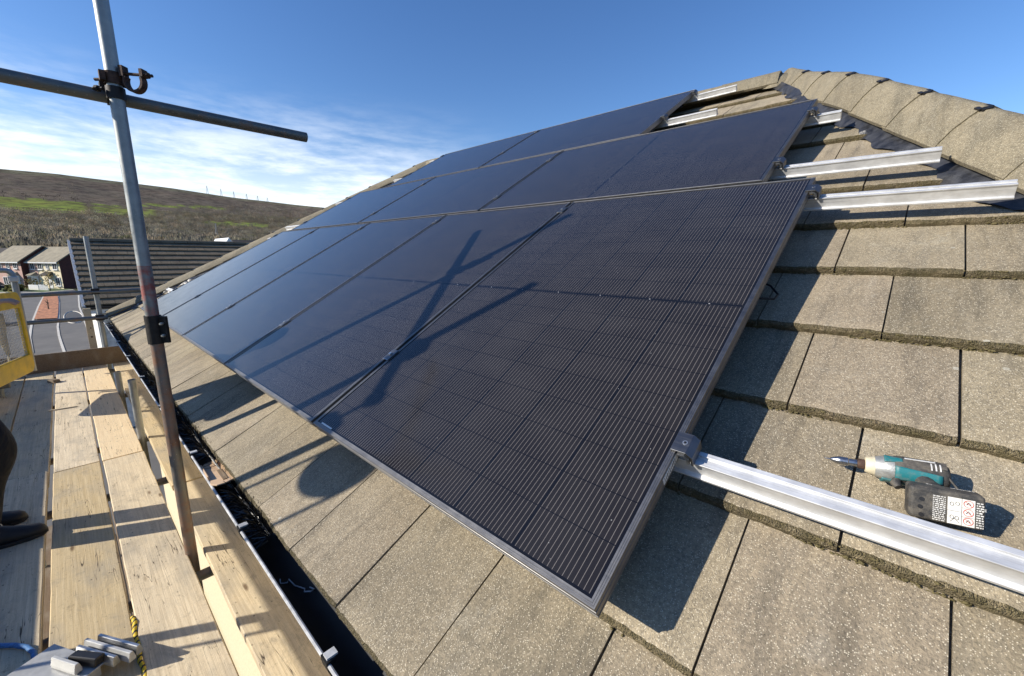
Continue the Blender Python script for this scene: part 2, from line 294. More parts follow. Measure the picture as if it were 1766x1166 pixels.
# ------------------------------------------------------------------ mesh helpers
class MB:
    def __init__(s): s.v = []; s.f = []; s.mi = []; s.tone = {}
    def add(s, vs, fs, mi=0):
        o = len(s.v); s.v += [Vector(x) for x in vs]
        for f in fs: s.f.append(tuple(i+o for i in f)); s.mi.append(mi)
        return o
    def box(s, c, size, mi=0, rot=None, top=None):
        hx, hy, hz_ = (x/2 for x in size); vs = []
        for z in (-hz_, hz_):
            k = 1 if (top is None or z < 0) else top
            for x, y in ((-hx, -hy), (hx, -hy), (hx, hy), (-hx, hy)):
                p = Vector((x*k, y*k, z)); vs.append((rot @ p if rot else p) + Vector(c))
        s.add(vs, [(3, 2, 1, 0), (4, 5, 6, 7), (0, 1, 5, 4), (1, 2, 6, 5), (2, 3, 7, 6), (3, 0, 4, 7)], mi)
    def prism(s, prof, a, b, ex, ey, mi=0, cap=True):
        """profile points (x,y) swept from a to b along straight line; ex, ey are the profile's axes"""
        a, b, ex, ey = Vector(a), Vector(b), Vector(ex), Vector(ey); n = len(prof)
        vs = [a+ex*x+ey*y for x, y in prof]+[b+ex*x+ey*y for x, y in prof]
        fs = [(i, (i+1) % n, n+(i+1) % n, n+i) for i in range(n)]
        if cap: fs += [tuple(range(n-1, -1, -1)), tuple(range(n, 2*n))]
        s.add(vs, fs, mi)
    def tube(s, pts, r, n=12, mi=0, cap=True, radii=None, hollow=0):
        pts = [Vector(p) for p in pts]; up = Vector((0, 0, 1)); rings = []; prev = None
        for i, p in enumerate(pts):
            d = (pts[min(i+1, len(pts)-1)]-pts[max(i-1, 0)]).normalized()
            if prev is None:
                x = d.cross(up if abs(d.z) < .9 else Vector((1, 0, 0))).normalized()
            else: x = (prev - d*prev.dot(d)).normalized()
            prev = x; y = d.cross(x); rr = radii[i] if radii else r
            rings.append([p+(x*math.cos(2*math.pi*k/n)+y*math.sin(2*math.pi*k/n))*rr for k in range(n)])
        vs = [q for rg in rings for q in rg]; fs = []
        for i in range(len(rings)-1):
            for k in range(n): fs.append((i*n+k, i*n+(k+1) % n, (i+1)*n+(k+1) % n, (i+1)*n+k))
        if cap and not hollow: fs += [tuple(range(n-1, -1, -1)), tuple((len(rings)-1)*n+k for k in range(n))]
        s.add(vs, fs, mi)
        if hollow:
            for e, q in ((0, 1), (-1, -2)):
                p = pts[e]; d = (pts[q]-p).normalized(); ring = rings[e]
                inn = [p+(w-p)*hollow for w in ring]; deep = [w+d*r*2.5 for w in inn]
                vs = ring+inn+deep; fs = [(k, (k+1) % n, n+(k+1) % n, n+k) for k in range(n)]+[(n+k, n+(k+1) % n, 2*n+(k+1) % n, 2*n+k) for k in range(n)]+[tuple(range(2*n, 3*n))]
                s.add(vs, fs, mi)
    def lathe(s, o, axis, prof, n=20, mi=0, sx=1.0, sy=1.0, upv=(0, 0, 1)):
        o, d = Vector(o), Vector(axis).normalized(); x = d.cross(Vector(upv)).normalized(); y = d.cross(x)
        vs = []; fs = []
        for t, r in prof:
            vs += [o+d*t+x*(math.cos(2*math.pi*k/n)*r*sx)+y*(math.sin(2*math.pi*k/n)*r*sy) for k in range(n)]
        for i in range(len(prof)-1):
            for k in range(n): fs.append((i*n+k, i*n+(k+1) % n, (i+1)*n+(k+1) % n, (i+1)*n+k))
        fs += [tuple(range(n-1, -1, -1)), tuple((len(prof)-1)*n+k for k in range(n))]
        s.add(vs, fs, mi)
    def ico(s, c, r, sub=1, jit=.0, sc=(1, 1, 1), mi=0):
        bm = bmesh.new(); bmesh.ops.create_icosphere(bm, subdivisions=sub, radius=1)
        vs = [Vector(c)+Vector((v.co.x*sc[0], v.co.y*sc[1], v.co.z*sc[2]))*r*(1+rnd.uniform(-jit, jit)) for v in bm.verts]
        s.add(vs, [tuple(v.index for v in f.verts) for f in bm.faces], mi); bm.free()

def build(name, mb, mats, parent=None, loc=(0, 0, 0), smooth=None, bevel=0, world=False, fixn=True):
    me = bpy.data.meshes.new(name)
    off = Vector(loc)
    me.from_pydata([tuple(v-off) for v in mb.v], [], mb.f)
    for m in (mats if isinstance(mats, (list, tuple)) else [mats]): me.materials.append(M[m] if isinstance(m, str) else m)
    me.polygons.foreach_set('material_index', mb.mi)
    if fixn:
        bm = bmesh.new(); bm.from_mesh(me); bmesh.ops.recalc_face_normals(bm, faces=bm.faces); bm.to_mesh(me); bm.free()
    if mb.tone:
        at = me.color_attributes.new('tone', 'FLOAT_COLOR', 'POINT')
        buf = []
        for i in range(len(me.vertices)): buf += [*mb.tone.get(i, (1, 1, 1)), 1.0]
        at.data.foreach_set('color', buf)
    o = bpy.data.objects.new(name, me); col.objects.link(o); o.location = off
    if parent: o.parent = parent
    if smooth is not None:
        me.polygons.foreach_set('use_smooth', [True]*len(me.polygons))
        md = o.modifiers.new('weld', 'WELD'); md.merge_threshold = 1e-5
        es = o.modifiers.new('edges', 'EDGE_SPLIT'); es.split_angle = R(smooth)
    if bevel:
        b = o.modifiers.new('bevel', 'BEVEL'); b.width = bevel; b.segments = 2; b.limit_method = 'ANGLE'; b.angle_limit = R(40)
    me.update(); return o

def tag(o, label, cat, group=None):
    o['label'] = label; o['category'] = cat
    if group: o['group'] = group
    return o
def thing(name, label, cat, loc=(0, 0, 0), rot=(0, 0, 0), group=None):
    o = bpy.data.objects.new(name, None); col.objects.link(o); o.empty_display_size = .1
    o.location = loc; o.rotation_euler = rot; return tag(o, label, cat, group)
def struct(o, kind='structure'): o['kind'] = kind; return o
def kids(o): return [c for c in col.objects if c.parent == o]
def copy_tree(o, parent=None):
    c = o.copy(); col.objects.link(c); c.parent = parent
    for ch in kids(o): copy_tree(ch, c)
    return c
def local(root, mb):
    """world-space mesh data into an unrotated parent's space"""
    mb.v = [v-root.location for v in mb.v]; return mb

# roof frame: u along the eaves, v up the slope, n out of the roof; n = 0 is the top face of the panels
PITCH = R(30); cs, sn = math.cos(PITCH), math.sin(PITCH)
RU, RV, RN = Vector((1, 0, 0)), Vector((0, cs, sn)), Vector((0, -sn, cs))
def RP(u, v, n): return RU*u+RV*v+RN*n
GZ = -5.7

# ------------------------------------------------------------------ the ground, road and hill
SKY = [(40, .085), (50, .09), (60, .095), (66.5, .1005), (70.2, .1040), (75.9, .1106), (80.9, .1186), (85.3, .1229), (89.1, .1252), (92.4, .1243), (100, .118), (115, .10)]
def skyl(a):
    if a <= SKY[0][0]: return SKY[0][1]
    for (a0, s0), (a1, s1) in zip(SKY, SKY[1:]):
        if a <= a1: return s0+(s1-s0)*(a-a0)/(a1-a0)
    return SKY[-1][1]
PROF = [(150, -.040), (210, -.022), (300, -.006), (420, .008), (700, .026), (1100, .050), (1500, .074), (1850, .096), (2100, .1135), (2300, .1235)]
def terr(r, az):
    k = skyl(az)/.1235
    if r <= PROF[0][0]: sl = None
    if r <= 150:
        z0 = CAM.z+150*PROF[0][1]
        return GZ if r < 120 else GZ+(z0-GZ)*((r-120)/30)
    for (r0, s0), (r1, s1) in zip(PROF, PROF[1:]):
        if r <= r1:
            f = (r-r0)/(r1-r0); sl = s0+(s1-s0)*f; break
    else: sl = PROF[-1][1]*(2300/r)**2.2
    if sl > 0: sl *= 1+(k-1)*min(1, sl/.1)
    x = mnoise.noise((r*.004, az*.25, 3.1))*r*.0022*min(1, max(0, (r-200)/400))*(1 if r < 1900 else .25)
    return CAM.z+r*sl+x
def azdir(a): return Vector((-math.sin(R(a)), math.cos(R(a)), 0))
FIELDS = [(87.7, 97, .0655, .0835), (82.6, 87.2, .0665, .0775), (80.0, 84.5, .0845, .0885), (76.5, 79.9, .0865, .0905), (72.6, 78.6, .0565, .0625), (85.0, 87.3, .0790, .0825), (81.2, 83.6, .020, .0235)]
def in_field(a, s, m=0.0):
    for a0, a1, s0, s1 in FIELDS:
        w = .0012*math.sin(a*3.1)+.001*math.sin(a*7.7)
        if a0-m*40 < a < a1+m*40 and s0-m < s+w < s1+m: return True
    return False
mb = MB(); rs = [0, 8, 20, 60, 120, 135, 150, 180, 210, 250, 300, 360, 420, 500, 600, 700]+[700+22*i for i in range(1, 74)]+[2400, 2700, 3200, 4500, 8000]
az_list = [i*4.0 for i in range(0, 13)]+[50+.5*i for i in range(1, 100)]+[100+4*i for i in range(0, 65)]
az_list = sorted(set(a for a in az_list if a < 360)); nA = len(az_list)
for r in rs:
    for a in az_list:
        z = terr(r, a) if r > 0 else GZ
        p = azdir(a)*r; s_ = (z-CAM.z)/r if r else -1
        if r < 140: c_ = (.10, .115, .045)
        elif in_field(a, s_): g = .5+.5*mnoise.noise((a*.9, s_*160, 0)); c_ = (.20+.07*g, .26+.04*g, .07)
        elif s_ > .078:
            g = .5+.5*mnoise.noise((a*.5, s_*90, 4)); h = .5+.5*mnoise.noise((a*1.7, s_*300, 9)); c_ = (.125+.085*g+.02*h, .104+.060*g+.024*h, .090+.040*g)
            if s_ > skyl(a)*.955: c_ = (.20, .185, .12)
        else: g = .5+.5*mnoise.noise((a*.5, s_*90, 4)); c_ = (.13+.05*g, .112+.035*g, .075)
        mb.tone[len(mb.v)] = c_; mb.v.append(Vector((p.x+CAM.x, p.y+CAM.y, z)))
for i in range(len(rs)-1):
    for k in range(nA):
        mb.f.append((i*nA+k, (i+1)*nA+k, (i+1)*nA+(k+1) % nA, i*nA+(k+1) % nA)); mb.mi.append(0)
struct(build('ground', mb, 'hill', smooth=180, fixn=False))

def sheet(name, pts, z, mat):
    m = MB(); m.add([(x, y, z) for x, y in pts], [tuple(range(len(pts)))]); return struct(build(name, m, mat))
sheet('road', [(-8, -40), (-112, -40), (-112, -6.5), (-104, -3.3), (-109, .4), (-92.9, .75), (-72, .4), (-61.5, .35), (-51, .35), (-45, .5), (-30, 1.4), (-24, 3), (-8, 3)], GZ+.006, 'asphalt')
def strip(name, line, w, h, mat):
    m = MB()
    for (a, b) in zip(line, line[1:]):
        d = Vector((b[0]-a[0], b[1]-a[1], 0)).normalized(); m.prism([(-w/2, -.05), (w/2, -.05), (w/2, h), (-w/2, h)], (*a, GZ+.006), (*b, GZ+.006), (-d.y, d.x, 0), (0, 0, 1))
    return struct(build(name, m, mat))
strip('kerb', [(-40, -2.6), (-47.7, -2.95), (-56.9, -3.12), (-75.4, -3.15), (-98, -3.0)], .15, .035, 'kerb')
strip('kerb', [(-34, -1.0), (-39.5, -1.2), (-42.7, -1.3), (-47.2, -1.42), (-53, -1.5), (-60, -1.45), (-80, -1.4), (-97, -1.55)], .13, .035, 'kerb')
strip('kerb', [(-28, 1.9), (-38, .9), (-45.4, .45), (-51.3, .25), (-61.5, .25), (-72.1, .25), (-92.9, .62)], .14, .035, 'kerb')
sheet('planting_bed', [(-60.5, -3.05), (-75.3, -3.05), (-97, -2.95), (-97.5, -1.62), (-83, -1.46), (-66, -1.48), (-60, -1.52)], GZ+.10, 'mulch')
sheet('tarmac_apron', [(-59.8, -1.0), (-62.3, -.92), (-64.4, -.8), (-66.2, -.55), (-66.7, -.3), (-65.8, .05), (-64, .2), (-59.8, .22), (-56.5, .1), (-55.2, -.1), (-55.5, -.55), (-57.2, -.9)], GZ+.012, 'asphalt_dark')
mb = MB(); el = [(-61+5.9*math.cos(t), -.42+.66*math.sin(t), GZ+.012) for t in [2*math.pi*i/40 for i in range(41)]]
mb.tube(el, .05, 4, cap=False); tag(build('kerb_ring', mb, 'kerb'), 'pale edging ring round the dark tarmac patch on the road', 'edging')
sheet('gap_dark_sheet', [(-12, -3.2), (4, -3.2), (4, .05), (-12, .05)], GZ+.03, 'gap_dark')  # added dark sheet under the scaffold, makes the board gaps look dark
sheet('lawn', [(-109.5, -14), (-122, -14), (-118, -1), (-109.2, .2), (-104.3, -3.3), (-109, -6.2)], GZ+.02, 'grass')
sheet('pavement', [(-107.5, -14), (-109.4, -14), (-109, -6.4), (-104.2, -3.4), (-109, .3), (-107.8, .3), (-103.2, -3.4), (-107.4, -6.8)], GZ+.03, 'kerb')

# ------------------------------------------------------------------ far woodland, fences of trees, pylons
def crown_tris(m, base, h, w, nt, tone, rg):
    """a bare winter crown: many small twig clumps through a rounded volume, each a little lighter or darker at random"""
    c0 = base+Vector((0, 0, h*.55)); rx = w*.5; rz = h*.5
    for i in range(nt):
        ct = rg.uniform(-.75, 1); th = rg.uniform(0, 2*math.pi); st = math.sqrt(max(0, 1-ct*ct)); nv = Vector((st*math.cos(th), st*math.sin(th), ct))
        lump = 1+.22*math.sin(th*3+h*7)*st+rg.uniform(-.22, .10)
        p = c0+Vector((nv.x*rx, nv.y*rx, nv.z*rz))*lump*(1 if rg.random() < .6 else rg.uniform(.55, 1))
        tn1 = nv.cross(Vector((rg.uniform(-1, 1), rg.uniform(-1, 1), rg.uniform(-1, 1)))).normalized(); tn2 = nv.cross(tn1)
        sz = w*rg.uniform(.06, .13); d1 = (nv*.7+Vector((0, 0, .7))+tn1*rg.uniform(-.8, .8)).normalized()*sz; d2 = (tn2+tn1*rg.uniform(-.5, .5))*sz*.42
        o = m.add([p-d1, p+d2*.7, p+d1, p-d2*.6], [(0, 1, 2, 3)])
        k = rg.uniform(.86, 1.12)
        for q in range(4): m.tone[o+q] = tuple(c*k for c in tone)
TONES = [(.30, .255, .19), (.275, .245, .195), (.34, .275, .19), (.23, .21, .165), (.29, .265, .185), (.20, .185, .155), (.20, .195, .11)]
rg = random.Random(3)
wood = MB(); cnt = 0
def r_at(a, s_):
    return min(range(300, 2290, 6), key=lambda q: abs((terr(q, a)-CAM.z)/q-s_))
for hs, a0_, a1_, hh in ((.0848, 80, 87.6, 6), (.0846, 87.6, 95, 4), (.0650, 83, 96, 7), (.0782, 82, 87.3, 7), (.0910, 75.5, 80.2, 6), (.0640, 72, 79, 8), (.0892, 79.5, 85, 5), (.098, 76, 82, 4)):
    a = a0_
    while a < a1_:
        r_ = r_at(a, hs+.0008*math.sin(a*2.3)); p = azdir(a)*r_; hq = hh*rg.uniform(.7, 1.25)
        if rg.random() < .9: crown_tris(wood, Vector((p.x+CAM.x, p.y+CAM.y, terr(r_, a)-.5)), hq, hq*1.25, 26, (.105, .095, .075), rg)
        a += math.degrees(6.5/r_)
for i in range(26):
    s_ = .064+.021*i/25; a = 87.45+.25*math.sin(i*.5); r_ = r_at(a, s_); p = azdir(a)*r_; crown_tris(wood, Vector((p.x+CAM.x, p.y+CAM.y, terr(r_, a)-.5)), 7, 8, 26, (.105, .095, .075), rg)
r = 185.0
while r < 2050:
    stepr = 6.0+r*.0062; a = 56+rg.random()
    while a < 101:
        da = math.degrees((6.0+r*.0052)/r)*rg.uniform(.7, 1.35); a += da
        rr_ = r+rg.uniform(-.6, .6)*stepr; z = terr(rr_, a); s_ = (z-CAM.z)/rr_
        top = .067 if a > 84 else .067+(84-a)/8*.028
        top = min(top, skyl(a)*.93)
        clump = mnoise.noise((a*.55, s_*70, 2.0))
        p = 1.0 if s_ < top-.006 else (.85 if s_ < top else (.34 if clump > .12 else .03))
        if s_ > skyl(a)*.95: p *= .25
        if in_field(a, s_, .0004) or in_field(a, s_+.0012): p = 0
        if rr_ > 500 and clump < -.42 and s_ < .055: p *= .15
        if rg.random() > p: continue
        h = rg.uniform(7, 12) if s_ < top else rg.uniform(4, 7)
        if rr_ < 320: h *= .85
        w = h*rg.uniform(.8, 1.15)
        nt = int(max(26, min(420, 105000/rr_)))
        tb = TONES[int((mnoise.noise((a*1.1, s_*120, 7))*.5+.5)*6.99) % 7] if rg.random() < .65 else rg.choice(TONES)
        kk = .50+.58*min(1, max(0, .5+1.3*mnoise.noise((a*.9, s_*230, 5)))); tb = tuple(c*kk for c in tb)
        bp = azdir(a)*rr_; crown_tris(wood, Vector((bp.x+CAM.x, bp.y+CAM.y, z-.5)), h, w, nt, tb, rg); cnt += 1
    r += stepr
w_o = build('woodland', wood, 'woods', fixn=False); struct(w_o, 'stuff')
print('woodland trees', cnt, len(wood.f))

FT = [(92.6, .0838), (91.35, .0836), (90.3, .0835), (89.3, .0836), (88.3, .0833)]
for i, (a, s_) in enumerate(FT):
    rr_ = min(range(1200, 2200, 5), key=lambda q: abs((terr(q, a)-CAM.z)/q-s_)); p = azdir(a)*rr_; base = Vector((p.x+CAM.x, p.y+CAM.y, terr(rr_, a)))
    t = thing('field_tree', 'dark spreading tree on the top edge of the bright green hill field', 'tree', base, group='trees along the top of the hill field')
    m = MB(); m.tube([(0, 0, -1), (.6, .3, 6)], .8, 6, radii=[.9, .6]); build('trunk', m, 'twig', t)
    m = MB(); crown_tris(m, Vector((0, 0, 3)), 11, 18, 40, (.06, .052, .042), rg); build('crown', m, 'woods', t, fixn=False)
proto = None
for i, a in enumerate((78.09, 76.87, 75.72, 74.53, 73.48, 72.52)):
    z = terr(2290, a); p = azdir(a)*2290; base = Vector((p.x+CAM.x, p.y+CAM.y, z-2)); hgt = 34-3.2*i
    if proto is None:
        t = thing('pylon', 'thin grey electricity pylon standing on the hill skyline', 'pylon', base, group='pylons along the hill skyline')
        m = MB()
        for sx in (-1, 1):
            for sy in (-1, 1): m.tube([(sx*3, sy*3, 0), (sx*.6, sy*.6, 34)], .35, 4)
        for k in range(6): q = 3-2.4*k/6; m.tube([(-q, q, k*5.6), (q*.85, q*.85, k*5.6+5.6)], .22, 4); m.tube([(q, -q, k*5.6), (-q*.85, -q*.85, k*5.6+5.6)], .22, 4)
        for zz in (22, 27, 32): m.tube([(-4, 3, zz), (4, -3, zz)], .35, 4)
        build('lattice', m, 'pylon', t); proto = t
    else:
        t = copy_tree(proto); t.location = base; t.scale = (1, 1, hgt/34)
# nearer pylon and far farm buildings in the valley wood
a, rr_ = 77.75, 690.0; p = azdir(a)*rr_
t = copy_tree(proto); t.location = (p.x+CAM.x, p.y+CAM.y, terr(rr_, a)+3); t.scale = (.42, .42, .62); t['label'] = 'pale pylon rising from the valley wood below the small green field'; del t['group']
def far_shed(a, rr_, L, W_, H_, rz, label):
    p = azdir(a)*rr_; t = thing('farm_building', label, 'building', (p.x+CAM.x, p.y+CAM.y, terr(rr_, a)+2), (0, 0, R(rz)))
    m = MB(); m.box((0, 0, H_/2), (L, W_, H_)); build('wall', m, 'far_white', t)
    m = MB(); m.prism([(-W_/2-.4, 0), (W_/2+.4, 0), (0, W_*.35)], (-L/2-.3, 0, H_), (L/2+.3, 0, H_), (0, 1, 0), (0, 0, 1)); build('roof', m, 'roof_dark', t)
far_shed(79.3, 640, 16, 7, 6, 20, 'small white farm building in the valley wood, left of the pale pylon')
far_shed(78.6, 610, 11, 7, 5, -30, 'small white gabled building at the foot of the pale pylon')
far_shed(92.3, 520, 26, 9, 6, 60, 'long pale building among bare trees at the left edge of the valley')
print('terrain done')

# ------------------------------------------------------------------ houses down the street
def street_house(label, corner, L, D, eave, ridge, wall, gable, roofm, wins, bay=None, porch=None, brickbay=0, rz=28):
    """local x runs along the facade to the right, local y into the house"""
    t = thing('house', label, 'house', (*corner, GZ), (0, 0, R(rz)))
    m = MB(); m.box((L/2, D/2, eave/2), (L, D, eave)); build('wall', m, wall, t)
    m = MB(); m.add([(L+.01, 0, 0), (L+.01, D, 0), (L+.01, D, eave), (L+.01, D/2, ridge-.15), (L+.01, 0, eave), (L-.3, 0, 0), (L-.3, D, 0), (L-.3, D, eave), (L-.3, D/2, ridge-.15), (L-.3, 0, eave)], [(0, 1, 2, 3, 4), (9, 8, 7, 6, 5), (3, 2, 7, 8), (4, 3, 8, 9)]); build('gable', m, gable, t)
    if brickbay:
        m = MB(); m.box((brickbay/2, -.02, eave/2-.05), (brickbay, .06, eave-.1)); build('brick_panel', m, 'pink_brick', t)
    sl = (ridge-eave)/(D/2); m = MB()
    for sgn, y0 in ((1, -.45), (-1, D+.45)):
        a = Vector((-.3, y0, eave-.45*sl)); b = Vector((-.3, D/2, ridge)); d = (b-a); nrm = Vector((0, -d.z, d.y)).normalized()*.16*(1 if sgn > 0 else -1)
        m.add([a, a+Vector((L+.6, 0, 0)), b+Vector((L+.6, 0, 0)), b, a+nrm, a+nrm+Vector((L+.6, 0, 0)), b+nrm+Vector((L+.6, 0, 0)), b+nrm], [(0, 1, 2, 3), (7, 6, 5, 4), (0, 4, 5, 1), (1, 5, 6, 2), (2, 6, 7, 3), (3, 7, 4, 0)])
    build('roof', m, roofm, t)
    m = MB(); m.box((L/2, -.5, eave-.33), (L+.6, .10, .2)); build('fascia', m, 'white', t)
    for wx, wz, ww, wh in wins:
        m = MB()
        for x0, z0, sx, sz in ((wx-ww/2, wz, .09, wh), (wx+ww/2, wz, .09, wh), (wx, wz, .07, wh), (wx, wz-wh/2, ww+.09, .09), (wx, wz+wh/2, ww+.09, .09)): m.box((x0, -.06, z0), (sx, .10, sz))
        w_ = build('window', m, 'white', t)
        m = MB(); m.box((wx, -.045, wz), (ww-.05, .03, wh-.05)); build('pane', m, 'glass', w_)
        m = MB(); m.box((wx, -.12, wz-wh/2-.09), (ww+.3, .22, .08)); build('sill', m, 'white', w_)
    if bay:
        bx, bw = bay; m = MB()
        m.prism([(-bw/2, 0), (bw/2, 0), (bw/2-.4, -.8), (-bw/2+.4, -.8)], (bx, 0, 0), (bx, 0, 2.35), (1, 0, 0), (0, 1, 0)); b_ = build('bay_window', m, 'white', t)
        m = MB(); m.box((bx, -.82, 1.5), (bw-.95, .03, 1.3)); build('pane', m, 'glass', b_)
        m = MB(); m.add([(bx-bw/2-.15, .02, 2.36), (bx+bw/2+.15, .02, 2.36), (bx+bw/2-.3, -1.0, 2.36), (bx-bw/2+.3, -1.0, 2.36), (bx-bw/2+.3, .02, 3.05), (bx+bw/2-.3, .02, 3.05)], [(0, 1, 2, 3), (0, 3, 4), (3, 2, 5, 4), (2, 1, 5)]); build('bay_roof', m, roofm, t)
    if porch:
        px, pw = porch; m = MB()
        m.prism([(0, 2.35), (-1.3, 2.35), (0, 3.1)], (px-pw/2, -.01, 0), (px+pw/2, -.01, 0), (0, 1, 0), (0, 0, 1)); build('porch_roof', m, 'roof_dark', t)
        m = MB(); m.box((px, -.03, 1.05), (.95, .08, 2.1)); build('door', m, 'white', t)
    return t
street_house('cream rendered house with brown roof and dark porch canopy beyond the road', (-119.6, -4.75), 8.4, 6.6, 5.05, 7.55, 'cream_wall', 'brick', 'roof_brown',
             [(1.1, 4.05, 1.1, 1.1), (3.2, 4.05, 1.1, 1.1), (5.1, 4.1, .6, 1.0), (7.2, 4.05, 1.1, 1.1), (7.3, 1.3, 1.2, 1.5)], bay=(1.15, 2.0), porch=(5.2, 2.0), brickbay=2.3)
street_house('pinkish brick house with brown roof left of the cream rendered house', (-126.3, -9.45), 8.0, 7.0, 5.05, 7.75, 'pink_brick', 'brick', 'roof_brown',
             [(2.1, 4.1, 1.0, 1.0), (4.4, 4.1, .8, 1.0), (6.5, 4.1, 1.0, 1.0), (3.0, 1.3, 1.2, 1.4)], bay=(5.9, 2.0))
street_house('white fronted house with a dark roof at the left edge of the street', (-134.5, -13.6), 7.5, 7, 5.0, 7.3, 'far_white', 'brick', 'roof_dark', [(2.2, 4.0, .9, 1.0), (5.0, 4.0, .9, 1.0)])
# the small garden things in front of them
t = thing('picket_fence', 'white garden wall and picket fence in front of the cream house', 'fence', (-113.3, -4.9, GZ), (0, 0, R(28)))
m = MB(); m.box((1.0, 0, .45), (2.6, .14, .9)); build('wall', m, 'white', t)
for i in range(12): m = MB(); m.box((2.45+i*.2, 0, .5), (.11, .04, 1.0)); build('picket', m, 'white', t)
m = MB(); m.box((3.5, .03, .72), (2.5, .04, .08)); m.box((3.5, .03, .28), (2.5, .04, .08)); build('rail', m, 'white', t)
def leafy(name, label, cat, base, h, w, nt, tone, trunk=0, sc=None):
    t = thing(name, label, cat, base)
    if trunk:
        m = MB(); m.tube([(0, 0, 0), (.05, .02, trunk), (.0, .05, h*.8)], .06, 6, radii=[.07, .05, .02])
        for k in range(7): an = k*.9; m.tube([(0.03, 0.03, trunk*(.8+.1*k)), (math.cos(an)*w*.3, math.sin(an)*w*.3, trunk*(.8+.1*k)+h*.25)], .02, 4, radii=[.025, .008])
        build('trunk', m, 'twig', t)
    m = MB(); r_ = random.Random(hash(label) % 1000)
    for i in range(nt):
        p = Vector((r_.gauss(0, w*.25), r_.gauss(0, w*.25 if not sc else sc), trunk+(h-trunk)*r_.random())); d1 = Vector((r_.uniform(-1, 1), r_.uniform(-1, 1), r_.uniform(-1, 1))).normalized()*w*.07; d2 = Vector((r_.uniform(-1, 1), r_.uniform(-1, 1), r_.uniform(-1, 1))).normalized()*w*.07
        o = m.add([p-d1, p+d2, p+d1, p-d2], [(0, 1, 2, 3)]); k = r_.uniform(.6, 1.3)
        for q in range(4): m.tone[o+q] = tuple(c*k for c in tone)
    build('crown' if trunk else 'foliage', m, 'woods', t, fixn=False); return t
leafy('hedge', 'clipped brown green hedge along the verge left of the white fence', 'hedge', (-110.6, -6.6, GZ), 1.1, 4.4, 420, (.10, .10, .04), 0, .4)
leafy('shrub', 'rounded olive shrub beside the bay window of the cream house', 'shrub', (-114.8, -4.7, GZ), 1.9, 2.2, 160, (.15, .13, .06))
leafy('street_tree', 'slim budding tree in front of the cream house wall', 'tree', (-107.5, -2.45, GZ), 3.4, 2.0, 130, (.26, .22, .11), .9)
leafy('young_tree', 'tiny bare sapling standing in the orange bark bed', 'tree', (-71, -2.25, GZ), 1.6, .5, 14, (.10, .07, .05), .5)
t = thing('parked_car', 'dark car parked by the houses at the left edge', 'car', (-116.5, -9.3, GZ), (0, 0, R(60)))
m = MB(); m.prism([(-2, .3), (2.1, .3), (2.1, .75), (1.2, .9), (.6, 1.4), (-1.2, 1.42), (-1.9, .95), (-2.05, .8)], (0, -.85, 0), (0, .85, 0), (1, 0, 0), (0, 0, 1)); build('body', m, 'car', t, bevel=.06)
for x in (-1.3, 1.3):
    for y in (-.86, .86): m = MB(); m.lathe((x, y-.08, .32), (0, 1, 0), [(0, .30), (.0, .32), (.16, .32), (.16, .30)], 16); build('wheel', m, 'black', t)
t = thing('gable_house', 'white gabled house showing above the dark roof of the neighbour', 'house', (-40, 8.9, GZ+.3))
m = MB(); m.box((-2, 2.2, 3.1), (4.5, 6.8, 6.2)); build('wall', m, 'far_white', t)
m = MB(); m.prism([(-.75, 0), (.75, 0), (0, 1.15)], (-4, .05, 6.2), (.35, .05, 6.2), (0, 1, 0), (0, 0, 1)); build('gable', m, 'white', t)
m = MB(); m.prism([(-2.4, 0), (2.4, 0), (0, 1.05)], (-2, .8, 6.2), (-2, 6.2, 6.2), (1, 0, 0), (0, 0, 1)); build('roof', m, 'roof_dark', t)

# ------------------------------------------------------------------ the neighbour's house
t = thing('neighbour_house', 'neighbouring house with dark flat tiles and pale verge beyond the scaffold', 'house', (-22.5, 3, GZ))
NX, NZ, EX, EZ, NY0, NY1 = -22.8, 1.12, -19.1, -1.06, -.20, 7.3
sd = Vector((EX-NX, 0, EZ-NZ)); SL = sd.length; sd.normalize(); nn = Vector((-sd.z, 0, sd.x)); nn = nn if nn.z > 0 else -nn
m = MB(); ncr = 12; g_ = SL/ncr
for k in range(ncr):
    off = .15 if k % 2 else 0; y = NY0-off
    while y < NY1:
        y0, y1 = max(NY0, y+.004), min(NY1, y+.296); y += .30
        if y1-y0 < .02: continue
        dn = rnd.uniform(-.004, .004); a = Vector((NX, 0, NZ))+sd*(k*g_-.02)-nn*.034; b = Vector((NX, 0, NZ))+sd*((k+1)*g_)+nn*(.012+dn)
        vs = []
        for yy in (y0, y1): vs += [a+Vector((0, yy, 0)), b+Vector((0, yy, 0)), b-nn*.066+Vector((0, yy, 0))]
        i0 = len(m.v); m.add(vs, [(0, 1, 4, 3), (1, 2, 5, 4), (0, 2, 1), (3, 4, 5)])
        tn_ = rnd.uniform(.8, 1.2)
        for q in range(6): m.tone[i0+q] = (tn_, tn_*rnd.uniform(.96, 1.02), tn_)
build('roof', local(t, m), 'dark_tile', t)
m = MB(); m.add([(NX, NY0, NZ-.1), (NX, NY1, NZ-.1), (EX, NY1, EZ-.1), (EX, NY0, EZ-.1)], [(0, 1, 2, 3)]); m.add([(NX, NY0, NZ), (NX, NY1, NZ), (NX-3.4, NY1, NZ-2.0), (NX-3.4, NY0, NZ-2.0)], [(0, 1, 2, 3)]); build('roof_deck', local(t, m), 'black', t)
